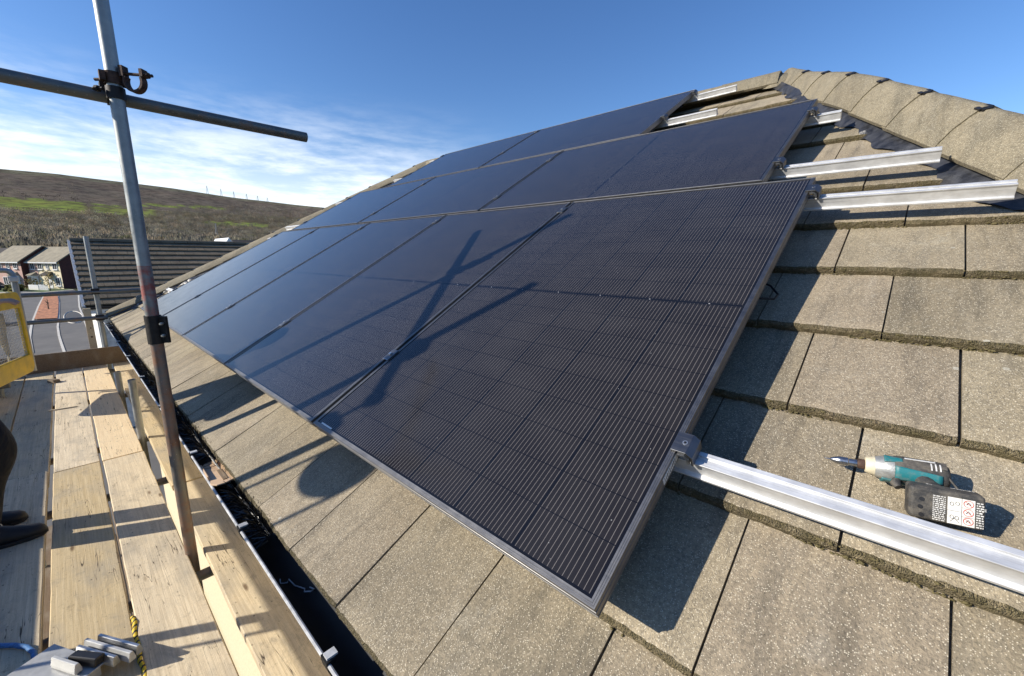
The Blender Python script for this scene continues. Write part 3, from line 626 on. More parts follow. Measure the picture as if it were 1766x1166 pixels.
for i in range(17):
    m = MB(); y = NY0+i*.445
    m.prism([(-.12, -.05), (-.06, .045), (0, .075), (.06, .045), (.12, -.05)], (NX, y+.006, NZ), (NX, y+.44, NZ), (1, 0, 0), (0, 0, 1)); m.tone = {i: (1, 1, 1) for i in range(len(m.v))}
    build('ridge_tile', local(t, m), 'dark_tile', t)
m = MB(); m.prism([(-.03, -.17), (.05, -.17), (.05, .01), (-.03, .01)], Vector((NX, NY0-.03, NZ-.02)), Vector((EX+.05, NY0-.03, EZ-.04)), (0, 1, 0), nn); build('verge', local(t, m), 'gut_lip', t)
m = MB(); m.prism([(-.02, -.30), (.02, -.30), (.02, -.06), (-.02, -.06)], Vector((NX, NY0+.02, NZ-.02)), Vector((EX+.02, NY0+.02, EZ-.04)), (0, 1, 0), nn); build('bargeboard', local(t, m), 'white', t)
m = MB(); m.box(((NX+EX)/2-1.7, (NY0+NY1)/2+.1, (GZ+EZ)/2-.1), (5.7, NY1-NY0-.3, EZ-GZ-.1)); m.add([(EX-.3, NY0+.15, EZ-.2), (NX, NY0+.15, NZ-.25), (NX-3.0, NY0+.15, EZ-.2)], [(0, 1, 2)]); build('wall', local(t, m), 'far_white', t)
m = MB(); m.box((EX+.06, (NY0+NY1)/2, EZ-.19), (.03, NY1-NY0, .2)); build('fascia', local(t, m), 'white', t)
m = MB(); m.prism([(-.06, 0), (-.05, -.05), (0, -.08), (.05, -.05), (.06, 0)], (EX+.14, NY0, EZ-.07), (EX+.14, NY1, EZ-.07), (1, 0, 0), (0, 0, 1)); g2 = build('gutter', local(t, m), 'black', t)

# ------------------------------------------------------------------ our house
TV0, GAUGE, TW = .027, .3212, .2925
def hipR(v): return .54-.4976*(v-1.71)
def hipL(v): return -7.10+.42*(v-.3)
APEX_V = 4.17
house = thing('house', 'house with concrete tiled hipped roof carrying the black solar panels', 'house', (-3, 3.5, GZ))
def H(m): return local(house, m)
def tile_n(v):
    k = math.floor((v-TV0)/GAUGE); f = (v-TV0)/GAUGE-k; return -.135-.024*f
tm = MB()
def add_tile(u0, u1, vb, vt, near):
    nseg = 26 if near else 4; o = len(tm.v); tn = rnd.uniform(.74, 1.18); tw = (tn, tn*rnd.uniform(.97, 1.01), tn*rnd.uniform(.92, 1.0))
    lift = rnd.uniform(-.0025, .0025); sk = rnd.uniform(-.0035, .0035); rows = []
    fr = [(vt, -.161), (vb+.05, -.1388), (vb+.009, -.1352), (vb+.002, -.1385), (vb-.001, -.1445), (vb+.002, -.161), (vb+.02, -.166)]
    for ri, (v, n) in enumerate(fr):
        row = []
        for i in range(nseg+1):
            u = u0+(u1-u0)*i/nseg; e = 0; z = 0
            if 2 <= ri <= 5:
                e = (mnoise.noise((u*23, vb*7, ri*.35))*.0022+mnoise.noise((u*90, vb*9, ri*.9))*.0030) if near else 0; z = e*.5
            vv = v+e+sk*(i/nseg-.5)*2; uu = min(max(u, hipL(vv)+.02), hipR(vv)+.06)
            row.append(len(tm.v)); tm.v.append(RP(uu, vv, n+z+lift*(0 if ri == 0 else 1)))
        rows.append(row)
    for i in range(o, len(tm.v)): tm.tone[i] = tw
    for ri in range(len(rows)-1):
        for i in range(nseg):
            tm.f.append((rows[ri][i], rows[ri+1][i], rows[ri+1][i+1], rows[ri][i+1])); tm.mi.append(1 if ri in (2, 3, 4) else 0)
    for side in (0, -1): tm.f.append(tuple(rw[side] for rw in rows)); tm.mi.append(0)
    # the interlock: a low side lap running under the neighbour
    j = len(tm.v); w = .018
    for v, n in ((vt, -.172), (vb+.012, -.152), (vb+.012, -.170)):
        for uu in (u1-.002, u1+w): tm.v.append(RP(min(max(uu, hipL(v)), hipR(v)+.06), v, n))
    for i in range(j, len(tm.v)): tm.tone[i] = tw
    tm.f += [(j, j+2, j+3, j+1), (j+2, j+4, j+5, j+3)]; tm.mi += [0, 1]
for k in range(-1, 13):
    vb = TV0+GAUGE*k if k >= 0 else -.296; vt = TV0+GAUGE*(k+1)+.035 if k < 12 else 4.16
    base = .133 if k % 2 == 0 else .2795
    j = -28
    while True:
        u0 = base+j*TW; u1 = u0+TW; j += 1
        if u0 > hipR(vb)+.05: break
        if u1 < hipL(vb): continue
        gp = rnd.uniform(.0016, .0032); add_tile(u0+gp, u1-gp, vb, vt, u0 > -2.6 and k < 8)
build('roof_tiles', H(tm), ['tile', 'tile_edge'], house, smooth=35, fixn=True)
# crumbs of moss and grit lodged along the tile edges
mm = MB(); rm = random.Random(21)
for i in range(3600):
    k = rm.choice((-1, 0, 0, 0, 1, 1, 1, 2, 2, 3, 3, 4, 5, 6, 7, 8)); vb = TV0+GAUGE*k if k >= 0 else -.296
    u = rm.uniform(-1.6 if k < 0 else -.02-.12*max(0, k-5), hipR(vb)+.02)
    if k == -1: continue
    if mnoise.noise((u*5, k*3.7, 1)) < -.05: continue
    r_ = rm.uniform(.0010, .0030)*(1 if rm.random() < .9 else 1.4); up_ = rm.random()
    p = RP(u, vb-.002-r_*.4+(.006 if up_ > .75 else 0), -.1365 if up_ > .75 else -.150-.010*rm.random())
    o_ = len(mm.v); mm.ico(p, r_, 1, .35, (rm.uniform(.8, 1.9), 1, .8))
mo_ = build('moss', H(mm), 'moss', house, smooth=70, fixn=False); mo_['kind'] = 'stuff'
m = MB()
def hexq(pts): m.add([RP(*p) for p in pts], [tuple(range(len(pts)))])
hexq([(hipL(-.27)+.04, -.27, -.178), (hipR(-.27), -.27, -.178), (hipR(4.16), 4.16, -.186), (hipL(4.16), 4.16, -.186)])
build('roof_underlay', H(m), 'black', house)
AR, AL = RP(hipR(4.17), 4.17, -.11), RP(hipL(4.17), 4.17, -.11)
er, el_ = RP(hipR(-.29)+.06, -.29, -.14), RP(hipL(-.29), -.29, -.14)
by = 2*AR.y-er.y; m = MB()
m.add([er+Vector((.05, 0, -.03)), (er.x+.05, by, er.z-.03), AR+Vector((.04, 0, -.03))], [(0, 1, 2)]); m.add([(er.x, by, er.z), (el_.x, by, el_.z), AL, AR], [(0, 1, 2, 3)]); m.add([el_, AL, (el_.x, by, el_.z)], [(0, 1, 2)])
m.tone = {i: (1, 1, 1) for i in range(len(m.v))}; build('roof_slope', H(m), 'tile', house)
# hip and ridge tiles with their clips, the pleated membrane beneath
dh = (RP(hipR(3), 3, 0)-RP(hipR(2), 2, 0)).normalized(); dhl = (RP(hipL(3), 3, 0)-RP(hipL(2), 2, 0)).normalized()
HP = [(-.004, -.088), (.010, -.070), (.045, -.030), (.085, .001), (.122, .022), (.150, .020), (.185, -.008), (.225, -.08)]
def capmesh(prof, a, b, ex, ey, th=.017, lift=0.0, dip=False):
    m = MB(); n = len(prof); vs = []; segs = 6
    for s_ in range(segs+1):
        f = s_/segs; c = Vector(a).lerp(Vector(b), f); l_ = lift*(1-f)
        if dip: q_ = min(1, max(0, (c.dot(RV)-2.95)/1.2)); l_ -= .085*q_*q_*(3-2*q_)
        for side in (0, 1):
            for i, (x, y) in enumerate(prof):
                jx = mnoise.noise((c.x*9, c.y*9+i, i*.7))*.0025
                vs.append(c+ex*(x+(th*.35*(1 if x < .12 else -1) if side else 0))+ey*(y+l_+jx-(th if side else 0)))
    fs = []; st = 2*n
    for s_ in range(segs):
        for i in range(n-1):
            fs.append((s_*st+i, s_*st+i+1, (s_+1)*st+i+1, (s_+1)*st+i)); fs.append((s_*st+n+i, (s_+1)*st+n+i, (s_+1)*st+n+i+1, s_*st+n+i+1))
        fs.append((s_*st, (s_+1)*st, (s_+1)*st+n, s_*st+n)); fs.append((s_*st+n-1, s_*st+2*n-1, (s_+1)*st+2*n-1, (s_+1)*st+n-1))
    for e in (0, segs*st):
        for i in range(n-1): fs.append((e+i, e+n+i, e+n+i+1, e+i+1))
    m.add(vs, fs); m.tone = {i: (1, 1, 1) for i in range(len(m.v))}; tn = rnd.uniform(.9, 1.1)
    m.tone = {i: (tn, tn, tn) for i in range(len(m.v))}; return m
exR = (dh.cross(RN)).normalized(); exR = exR if exR.x > 0 else -exR
exL = (dhl.cross(RN)).normalized(); exL = exL if exL.x < 0 else -exL
HPL = [(-.004, -.112), (.010, -.102), (.045, -.080), (.085, -.064), (.122, -.056), (.150, -.064), (.185, -.095), (.225, -.14)]
def hip_line(hf, d, ex, vs0, n_tiles, right):
    pos = RP(hf(vs0), vs0, 0)
    for i in range(n_tiles):
        a = pos+d*(.39*i); b = a+d*.425
        top_v = (b.dot(RV))
        if top_v > 4.24: b = a+d*(.425-(top_v-4.24)/d.dot(RV))
        tl = build('hip_tile', H(capmesh(HP if right else HPL, a, b, ex, RN, lift=.008, dip=right)), 'hip', house, smooth=50)
        m = MB(); c = a+ex*.128+RN*(.026 if right else -.050); q_ = min(1, max(0, (a.dot(RV)-2.95)/1.2)); c = c-RN*(.085*q_*q_*(3-2*q_) if right else 0)
        m.box(c+d*.006, (.042, .030, .006), 0, Matrix((ex, d, RN)).transposed()); m.box(c-d*.014+RN*-.010, (.028, .012, .024), 0, Matrix((ex, d, RN)).transposed())
        build('tile_clip', H(m), 'black', tl)
hip_line(hipR, dh, exR, -.30, 13, True); hip_line(hipL, dhl, exL, -.30, 13, False)
RPf = [(-.115, -.098), (-.10, -.082), (-.06, -.055), (0, -.042), (.06, -.075), (.115, -.15)]
u = hipL(4.17)+.1
while u < hipR(4.17)-.05:
    u2 = min(u+.44, hipR(4.17)+.06)
    build('ridge_tile', H(capmesh(RPf, RP(u, 4.17, 0), RP(u2, 4.17, 0), RV, RN, lift=.004)), 'hip', house, smooth=50); u += .43
# apex cap where hip meets ridge
m = MB(); A0 = RP(hipR(4.17)+.02, 4.17, -.05); m.lathe(A0-RN*.075, RN, [(0, .13), (.03, .11), (.05, .07), (.058, .03)], 14); m.tone = {i: (1, 1, 1) for i in range(len(m.v))}; build('apex_cap', H(m), 'hip', house, smooth=60)
def membrane(hf, ex):
    m = MB(); NS = 240; NA_ = 6
    for i in range(NS+1):
        v = -.28+(4.12+.28)*i/NS; wv = .085+.018*math.sin(v*11)+.012*math.sin(v*29+1)
        for j in range(NA_):
            f = j/(NA_-1); off = -.02-(-.02+wv)*f-.0; du = off/abs(ex.dot(RU))
            uu = hf(v)+(du+.05)*(1 if ex.x > 0 else -1); vv = v
            st = tile_n(vv-.012); n_ = -.104*(1-f)+(st+.006)*f
            pl = math.exp(-((((vv-TV0)/GAUGE) % 1.0)-.95)**2/.012)+math.exp(-((((vv-TV0)/GAUGE) % 1.0)-.02)**2/.012)
            n_ += f*pl*.010*math.sin(vv*190)+f*.004*math.sin(vv*60+j)
            m.v.append(RP(uu, vv, n_))
    for i in range(NS):
        for j in range(NA_-1): m.f.append((i*NA_+j, i*NA_+j+1, (i+1)*NA_+j+1, (i+1)*NA_+j)); m.mi.append(0)
    return build('hip_membrane', H(m), 'lead', house, smooth=60)
membrane(hipR, exR); membrane(hipL, exL)
# walls, soffit, fascia, gutter
m = MB(); m.box(((-7.15+1.35)/2, (.05+by-.35)/2, (GZ-.45)/2), (8.5, by-.4, -GZ-.45)); build('wall', H(m), 'render', house)
m = MB(); m.box((-2.95, -.107, -.33), (9.0, .02, .17)); build('fascia', H(m), 'white', house)
m = MB(); m.box((-2.95, -.02, -.42), (9.0, .15, .012)); build('soffit', H(m), 'white', house)
GY, GZ0, GR = -.186, -.300, .060
def gut_prof(r): return [(r*math.cos(t), r*math.sin(t)) for t in [math.pi+math.pi*i/14 for i in range(15)]]
m = MB(); po = gut_prof(GR); pi_ = gut_prof(GR-.003); prof = po+pi_[::-1]
m.prism(prof, (-7.35, GY, GZ0), (1.55, GY, GZ0), (0, 1, 0), (0, 0, 1)); gut = build('gutter', H(m), 'plastic_black', house, smooth=40)
m = MB(); m.tube([(-7.35, GY-GR, GZ0), (1.55, GY-GR, GZ0)], .0045, 8); build('gutter_lip', H(m), 'gut_lip', gut)
for gx in (-.51, -1.157, -1.9, -2.75, -3.6, -4.5, -5.4, -6.3, .2, .9):
    m = MB(); ro = gut_prof(GR+.005); m.prism(ro+gut_prof(GR+.001)[::-1], (gx-.016, GY, GZ0), (gx+.016, GY, GZ0), (0, 1, 0), (0, 0, 1))
    m.box((gx, GY-GR+.004, GZ0+.004), (.030, .020, .012)); m.box((gx, GY+GR+.006, GZ0-.01), (.03, .012, .05))
    b_ = build('gutter_bracket', H(m), 'plastic_black', gut)
    m = MB(); m.box((gx, GY-GR+.010, GZ0+.0125), (.020, .024, .005)); build('bracket_clip', H(m), 'gut_lip', gut)
# brush in the gutter
br = thing('gutter_brush', 'black bristle brush filling the far stretch of the gutter', 'gutter brush', (-7.2, GY, GZ0))
m = MB(); m.tube([(-7.2, GY, GZ0-.01), (-1.08, GY, GZ0-.012)], .004, 6); build('core', local(br, m), 'bolt', br)
m = MB(); rb = random.Random(5)
for i in range(7600):
    x = -7.2+6.15*(rb.random()**.72)
    if -1.87 < x < -1.46 and rb.random() < .93: continue
    th = rb.uniform(-.35, 3.5); L = rb.uniform(.040, .066) if math.sin(th) > 0 else .05; c = Vector((x, GY, GZ0-.010)); d = Vector((rb.uniform(-.35, .35), math.cos(th), math.sin(th)*1.02)).normalized()
    w = rb.uniform(.0007, .0016); sd_ = d.cross(Vector((rb.uniform(-1, 1), rb.uniform(-1, 1), rb.uniform(-1, 1)))).normalized()*w; e = c+d*L+Vector((rb.uniform(-.008, .008), 0, rb.uniform(-.006, .006)))
    m.add([c+d*.012-sd_, c+d*.012+sd_, e+sd_*.7, e-sd_*.7], [(0, 1, 2, 3)])
build('bristles', local(br, m), 'bristle', br, fixn=False)
m = MB(); m.tube([(-.90, GY-.03, GZ0-.048), (-.878, GY-.036, GZ0-.045), (-.87, GY-.02, GZ0-.047), (-.885, GY-.012, GZ0-.05), (-.85, GY-.008, GZ0-.052), (-.815, GY+.006, GZ0-.050), (-.80, GY+.0, GZ0-.046), (-.785, GY+.012, GZ0-.044), (-.79, GY+.022, GZ0-.046), (-.81, GY+.018, GZ0-.05)], .0019, 6)
tag(build('wire_offcut', m, 'gut_lip'), 'curled pale wire offcut lying in the bare near end of the gutter', 'wire')
t = thing('plastic_offcut', 'tan plastic piece with a slot, wedged in the gutter beside the brush', 'plastic piece', (-1.66, GY-.01, GZ0-.012), (R(6), R(-8), R(-3)))
m = MB(); out = [(-.15, -.045), (.13, -.045), (.16, -.03), (.17, 0), (.16, .03), (.13, .045), (-.15, .045), (-.185, .025), (-.19, 0), (-.185, -.025)]
m.prism(out, (0, 0, 0), (0, 0, .006), (1, 0, 0), (0, 1, 0)); m.box((.0, .043, .014), (.28, .006, .03)); m.box((-.02, -.043, .012), (.2, .006, .025)); build('plate', m, 'tan', t, bevel=.002)
m = MB(); m.box((.06, .004, .0075), (.15, .016, .003)); build('slot', m, 'wood_dark', t); m = MB(); m.tube([(-.11, .0, .0061), (-.11, 0, .0095)], .018, 16); build('boss', m, 'tan', t)

# ------------------------------------------------------------------ solar panels on their rails
PW, PH, PD = 1.134, 1.764, .032
def make_panel():
    t = thing('solar_panel', '', 'solar panel')
    m = MB(); l_ = .012
    P_ = [(0, 0), (.0022, 0), (.0026, -.0008), (.0036, -.0008), (.0040, 0), (.0062, 0), (.0066, -.0008), (.0076, -.0008), (.0080, 0), (l_, 0), (l_, -.003), (.004, -.003), (.004, -PD+.002), (.020, -PD+.002), (.020, -PD), (-.0008, -PD), (-.0008, -PD+.004), (0, -PD+.004), (0, -.012), (-.0008, -.0122), (-.0008, -.0145), (0, -.0147)]
    # mitred frame, each side in turn
    cor = [(0, 0), (PW, 0), (PW, PH), (0, PH)]
    for i in range(4):
        a, b = Vector((*cor[i], 0)), Vector((*cor[(i+1) % 4], 0)); d = (b-a).normalized(); inn = Vector((-d.y, d.x, 0)); n = len(P_)
        vs = [a+inn*x+d*x+Vector((0, 0, y)) for x, y in P_]+[b+inn*x-d*x+Vector((0, 0, y)) for x, y in P_]
        m.add(vs, [(k, (k+1) % n, n+(k+1) % n, n+k) for k in range(n)])
    fr_ = build('frame', m, 'frame', t)
    m = MB(); m.box((PW/2, PH/2, -.0052), (PW-.010, PH-.010, .0060)); build('cell_sheet', m, 'cells', t, fixn=True)
    m = MB(); m.box((PW/2, PH/2+.05, -.017), (.12, .08, .016)); build('junction_box', m, 'black', t)
    return t
pp = make_panel(); RX = Matrix.Rotation(PITCH, 4, 'X'); RZ90 = Matrix.Rotation(R(90), 4, 'Z')
used = [False]
def place_panel(u_right, v, land, label):
    o = pp if not used[0] else copy_tree(pp); used[0] = True
    if land: o.matrix_world = Matrix.Translation(RP(u_right, v, 0)) @ RX @ RZ90
    else: o.matrix_world = Matrix.Translation(RP(u_right-PW, v, 0)) @ RX
    loc, rq, _ = o.matrix_world.decompose(); o.location = loc; o.rotation_euler = rq.to_euler()
    o['label'] = label; o['group'] = 'black solar panels on the roof'; return o
PU = PW+.020; V2, V3 = PH+.023, PH+.023+PW+.020; U2, U3 = -.187, -1.266
L1 = ['large upright black solar panel nearest the camera, right end of the bottom row', 'upright solar panel crossed by the dark pole shadows, second from right in the bottom row', 'upright solar panel in the middle of the bottom row', 'upright solar panel second from the left end of the bottom row', 'upright sky-reflecting solar panel at the left end of the bottom row']
p1 = [place_panel(-PU*i, 0, False, L1[i]) for i in range(5)]
L2 = ['sideways solar panel at the right end of the middle row, under the long bare rails', 'sideways solar panel in the middle of the middle row', 'sideways solar panel at the left end of the middle row']
for i in range(3): place_panel(U2-(PH+.02)*i, V2, True, L2[i])
L3 = ['sideways solar panel at the right of the top row near the roof apex', 'sideways solar panel at the left of the top row against the sky']
for i in range(2): place_panel(U3-(PH+.02)*i, V3, True, L3[i])
m = MB(); m.box((.075, .0165, -.0018), (.075, .0055, .0006)); build('barcode_sticker', m, 'sticker', p1[0])
m = MB(); m.box((PW+.0006, .315, -.017), (.0008, .075, .018)); sk = build('rating_sticker', m, 'sticker', p1[0])
m = MB()
for q in range(9): m.box((PW+.0012, .285+q*.0065, -.017), (.0004, rnd.choice((.0012, .0022, .003)), .012))
build('barcode', m, 'black', sk)

RS = 1.02
RAILP = [(x*RS, y*RS) for x, y in [(-.017, 0), (-.0065, 0), (-.0065, -.005), (.0065, -.005), (.0065, 0), (.017, 0), (.017, -.0035), (.0140, -.006), (.0140, -.037), (.0225, -.0385), (.0225, -.044), (-.0225, -.044), (-.0225, -.0385), (-.0140, -.037), (-.0140, -.006), (-.017, -.0035)]]
def rail(v, u0, u1, label, right_edge, joints, left_edge, hooks):
    t = thing('mounting_rail', label, 'rail', RP(u0, v, -PD-.001), (PITCH, 0, 0), 'aluminium mounting rails under the panels')
    m = MB(); m.prism(RAILP, (0, 0, 0), (u1-u0, 0, 0), (0, 1, 0), (0, 0, 1)); build('rail_profile', m, 'alu', t, bevel=.0008)
    tp = PD+.001
    def endc(u, sgn):
        x = u-u0; m = MB()
        m.prism([(-sgn*.010, tp+.0005), (-sgn*.010, tp+.0050), (sgn*.022, tp+.0050), (sgn*.034, tp-.007), (sgn*.034, .001), (sgn*.0295, .001), (sgn*.0295, tp-.009), (sgn*.019, tp+.0005)], (x, -.026, 0), (x, .026, 0), (1, 0, 0), (0, 0, 1))
        c = build('end_clamp', m, 'clamp_dark', t, bevel=.0012)
        m = MB(); m.prism([(sgn*.004, tp-.003), (sgn*.018, tp-.003), (sgn*.027, tp-.012), (sgn*.027, .006), (sgn*.022, .006), (sgn*.022, tp-.012), (sgn*.016, tp-.008), (sgn*.004, tp-.008)], (x, -.0285, 0), (x, .0285, 0), (1, 0, 0), (0, 0, 1)); build('clamp_insert', m, 'alu_cast', c)
        m = MB(); m.tube([(x+sgn*.012, 0, tp+.001), (x+sgn*.012, 0, tp+.0058)], .0055, 14); m.tube([(x+sgn*.012, 0, tp+.0058), (x+sgn*.012, 0, tp+.0064)], .0032, 6, 1); m.tube([(x+sgn*.014, 0, .002), (x+sgn*.014, 0, tp-.004)], .004, 8); build('clamp_bolt', m, ['bolt', 'black'], c)
    def midc(u):
        x = u-u0; m = MB(); m.box((x, 0, tp+.0026), (.040, .056, .0032)); m.box((x, 0, tp*.5), (.014, .04, tp-.004))
        c = build('mid_clamp', m, 'clamp_dark', t, bevel=.001); m = MB(); m.tube([(x, 0, tp+.002), (x, 0, tp+.010)], .0065, 12); build('clamp_bolt', m, 'bolt', c)
        m = MB(); m.box((x, -.0295, tp+.0026), (.034, .003, .004)); build('clamp_edge', m, 'alu_cast', c)
    endc(right_edge, 1); endc(left_edge, -1)
    for j in joints: midc(j)
    for hx in hooks:
        x = hx-u0; m = MB(); zt = -.044*RS
        m.box((x, .030, zt-.012), (.032, .006, .05)); m.box((x, .075, zt-.036), (.032, .10, .006)); m.box((x, .012, zt-.0035), (.032, .040, .006)); build('roof_hook', m, 'alu_cast', t)
J1 = [-PW-.01-PU*i for i in range(4)]; J2 = [U2-PH-.01-(PH+.02)*i for i in range(2)]; J3 = [U3-PH-.01]
E1, E2, E3 = -PU*4-PW, U2-PH*3-.04, U3-PH*2-.02
rail(.372, -6.42, 1.62, 'long bright aluminium rail running past the cordless driver to the right edge', 0, J1, E1, [-.9, -2.2, -3.5, -4.8])
rail(1.655, -6.10, .512, 'long aluminium rail ending at the hip beside the upper corner of the nearest panel', 0, J1, E1, [-.9, -2.2, -3.5])
rail(2.005, -6.28, .343, 'long aluminium rail ending at the hip, right of the middle row', U2, J2, E2, [-.9, -2.2, -3.5])
rail(2.72, -5.98, -.05, 'short stub of aluminium rail at the upper right corner of the middle row', U2, J2, E2, [-.9, -2.2])
rail(3.35, -5.25, -.862, 'aluminium rail stub below the right end of the top row', U3, J3, E3, [-1.42, -3])
rail(4.005, -5.15, -.915, 'topmost aluminium rail stub just under the ridge tiles', U3, J3, E3, [-1.40, -3])
m = MB(); m.tube([RP(-.06, 1.02, -.06), RP(-.01, 1.03, -.075), RP(.018, 1.06, -.095), RP(.020, 1.10, -.105), RP(-.01, 1.14, -.10), RP(-.08, 1.16, -.08)], .0032, 8); tag(build('solar_cable', m, 'plastic_black'), 'black cable loop peeping out under the right edge of the nearest panel', 'cable')
m = MB(); m.tube([RP(.045, 1.345, -.143), RP(.075, 1.35, -.140), RP(.105, 1.345, -.138), RP(.12, 1.352, -.139), RP(.112, 1.365, -.140)], .0014, 6); tag(build('wire_scrap', m, 'gut_lip'), 'thin bent wire scrap lying on the shaded tile right of the nearest panel', 'wire')
print('roof done')

# ------------------------------------------------------------------ scaffold
DZ = -.87
def tube_thing(name, label, cat, a, b, mat='galv', r=.0242, group=None, bend=None, hollow=.86):
    a = Vector(a); b = Vector(b); t = thing(name, label, cat, a, group=group); m = MB(); pts = [Vector((0, 0, 0))]
    for i in range(1, 6):
        f = i/5; q = (b-a)*f; pts.append(q+Vector((rnd.uniform(-1, 1), rnd.uniform(-1, 1), rnd.uniform(-1, 1)))*.0012)
    m.tube(pts, r, 24, hollow=hollow); build('tube', m, mat, t, smooth=50); return t
PX, PY = -2.09, -.28
pole = thing('scaffold_pole', 'tall galvanised scaffold pole with rust, red paint band and sleeve joint beside the gutter', 'scaffold pole', (PX, PY, DZ-.35))
def L_(root, m): return local(root, m)
m = MB(); m.tube([(PX, PY, DZ-4.8), (PX+.001, PY, -.3), (PX, PY, .26)], .0242, 26); build('lower_tube', L_(pole, m), 'galv_rust', pole, smooth=50)
m = MB(); m.tube([(PX, PY, .26), (PX+.0015, PY, .9), (PX, PY, 1.79)], .0242, 26, hollow=.86); build('upper_tube', L_(pole, m), 'galv', pole, smooth=50)
m = MB(); m.tube([(PX+.0003, PY, .30), (PX+.0006, PY, .525)], .0246, 26, cap=False); build('paint_band', L_(pole, m), 'red_paint', pole, smooth=50)
m = MB(); m.tube([(PX, PY, .185), (PX, PY, .310)], .0305, 26)
fl = Vector((.80, .60, 0)).normalized(); fp = Vector((-.60, .80, 0))
m.box(Vector((PX, PY, .2475))+Vector((RT.x, RT.y, 0)).normalized()*.040, (.040, .012, .118), 0, Matrix.Rotation(math.atan2(RT.y, RT.x), 3, 'Z'))
sl_ = build('sleeve_coupler', L_(pole, m), 'black_iron', pole, smooth=50, bevel=.003)
rr_ = Vector((RT.x, RT.y, 0)).normalized(); ff_ = Vector((-RT.y, RT.x, 0))
for z in (.222, .275):
    m = MB(); c = Vector((PX, PY, z))+rr_*.045; m.tube([c-ff_*.016, c+ff_*.014], .0065, 6); m.tube([c-ff_*.022, c-ff_*.016], .0045, 10); build('bolt', L_(pole, m), 'bolt', sl_)
tr = tube_thing('scaffold_transom', 'horizontal scaffold tube crossing high behind the tall pole, its end over the roof', 'scaffold tube', (PX-.052, -1.72, 1.20), (PX-.052, .468, 1.193), 'galv_dark')
# the two fittings at the crossing
cp = thing('scaffold_coupler', 'rusty scaffold coupler on the tall pole with an open empty half', 'scaffold coupler', (PX, PY, 1.25))
m = MB(); m.tube([(PX, PY, 1.232), (PX, PY, 1.275)], .0305, 22); m.box((PX+.012, PY-.034, 1.2535), (.030, .018, .034)); m.box((PX-.002, PY+.030, 1.256), (.034, .022, .045)); build('closed_ring', L_(cp, m), 'rust', cp, smooth=45, bevel=.002)
m = MB(); pts = []; ax = Vector((RT.x, RT.y, 0)).normalized()
cc = Vector((PX, PY, 1.243))+ax*.083
for i in range(17):
    an = R(150)+R(232)*i/16; pts.append(cc+ax*math.cos(an)*.034+Vector((0, 0, 1))*math.sin(an)*.036)
fd = Vector((-ax.y, ax.x, 0)); n_ = len(pts); vs = []
for p in pts:
    o_ = (p-cc).normalized()
    for s1, s2 in ((-.013, -.004), (.013, -.004), (.013, .005), (-.013, .005)): vs.append(p+fd*s1+o_*s2)
fs = [(i*4+k, i*4+(k+1) % 4, (i+1)*4+(k+1) % 4, (i+1)*4+k) for i in range(n_-1) for k in range(4)]+[(3, 2, 1, 0), tuple((n_-1)*4+k for k in range(4))]
m.add(vs, fs); m.box(cc+ax*.037+Vector((0, 0, .03)), (.012, .028, .028), 0, Matrix.Rotation(math.atan2(ax.y, ax.x), 3, 'Z')); m.box(cc-ax*.040+Vector((0, 0, .036)), (.016, .028, .040), 0, Matrix.Rotation(math.atan2(ax.y, ax.x), 3, 'Z'))
build('open_ring', L_(cp, m), 'rust', cp, smooth=45, bevel=.002)
m = MB(); a_ = cc-ax*.040+Vector((0, 0, .030)); b_ = cc+ax*.072+Vector((0, 0, .022)); m.tube([a_, b_], .0060, 8); m.tube([cc+ax*.046+Vector((0, 0, .024)), cc+ax*.058+Vector((0, 0, .0235))], .0115, 6); build('bolt', L_(cp, m), 'rust', cp); m = MB()
a_ = Vector((PX, PY, 1.252))-ax*.075; m.tube([a_, Vector((PX, PY, 1.252))-ax*.02], .0060, 8); m.tube([Vector((PX, PY, 1.252))-ax*.046, Vector((PX, PY, 1.252))-ax*.036], .0115, 6); build('bolt', L_(cp, m), 'rust', cp)
cp = thing('scaffold_coupler', 'black scaffold coupler clamping the high cross tube to the tall pole', 'scaffold coupler', (PX, PY, 1.2))
m = MB(); m.tube([(PX, PY, 1.178), (PX, PY, 1.222)], .0305, 22); build('pole_ring', L_(cp, m), 'black_iron', cp, smooth=45)
m = MB(); m.tube([(PX-.052, PY-.026, 1.195), (PX-.052, PY+.026, 1.195)], .0305, 22); m.box((PX-.026, PY+.002, 1.20), (.03, .05, .05)); m.box((PX-.040, PY-.02, 1.230), (.04, .046, .022)); build('tube_ring', L_(cp, m), 'black_iron', cp, smooth=45, bevel=.002)
m = MB(); c = Vector((PX+.01, PY-.045, 1.205)); m.tube([c-ax*.028, c+ax*.01], .006, 8); m.tube([c-ax*.018, c-ax*.006], .012, 6); build('bolt', L_(cp, m), 'black_iron', cp)
OY = -1.24
op = tube_thing('scaffold_pole', 'outer scaffold pole on the far side of the deck, opposite the tall one', 'scaffold pole', (PX, OY, DZ-4.8), (PX, OY, 1.69), 'galv')
for z in (.22, -.15, 1.2): m = MB(); m.box((PX, OY-.03, z), (.09, .10, .085)); build('coupler', L_(op, m), 'black_iron', op, bevel=.01)
for z, lb in ((-.15, 'lower long guard rail tube along the outer edge of the deck'), (.22, 'upper long guard rail tube along the outer edge of the deck')):
    tube_thing('guard_rail', lb, 'guard rail', (-7.4, OY-.05, z), (1.6, OY-.05, z), 'galv')
op = tube_thing('scaffold_pole', 'grey scaffold pole rising beside the yellow gate at the left edge', 'scaffold pole', (-6.30, -1.125, DZ-4.8), (-6.30, -1.125, .95), 'galv')
m = MB(); m.box((-6.27, -1.10, -.74), (.09, .10, .07)); build('coupler', L_(op, m), 'galv_dark', op, bevel=.01)
FX = -7.40
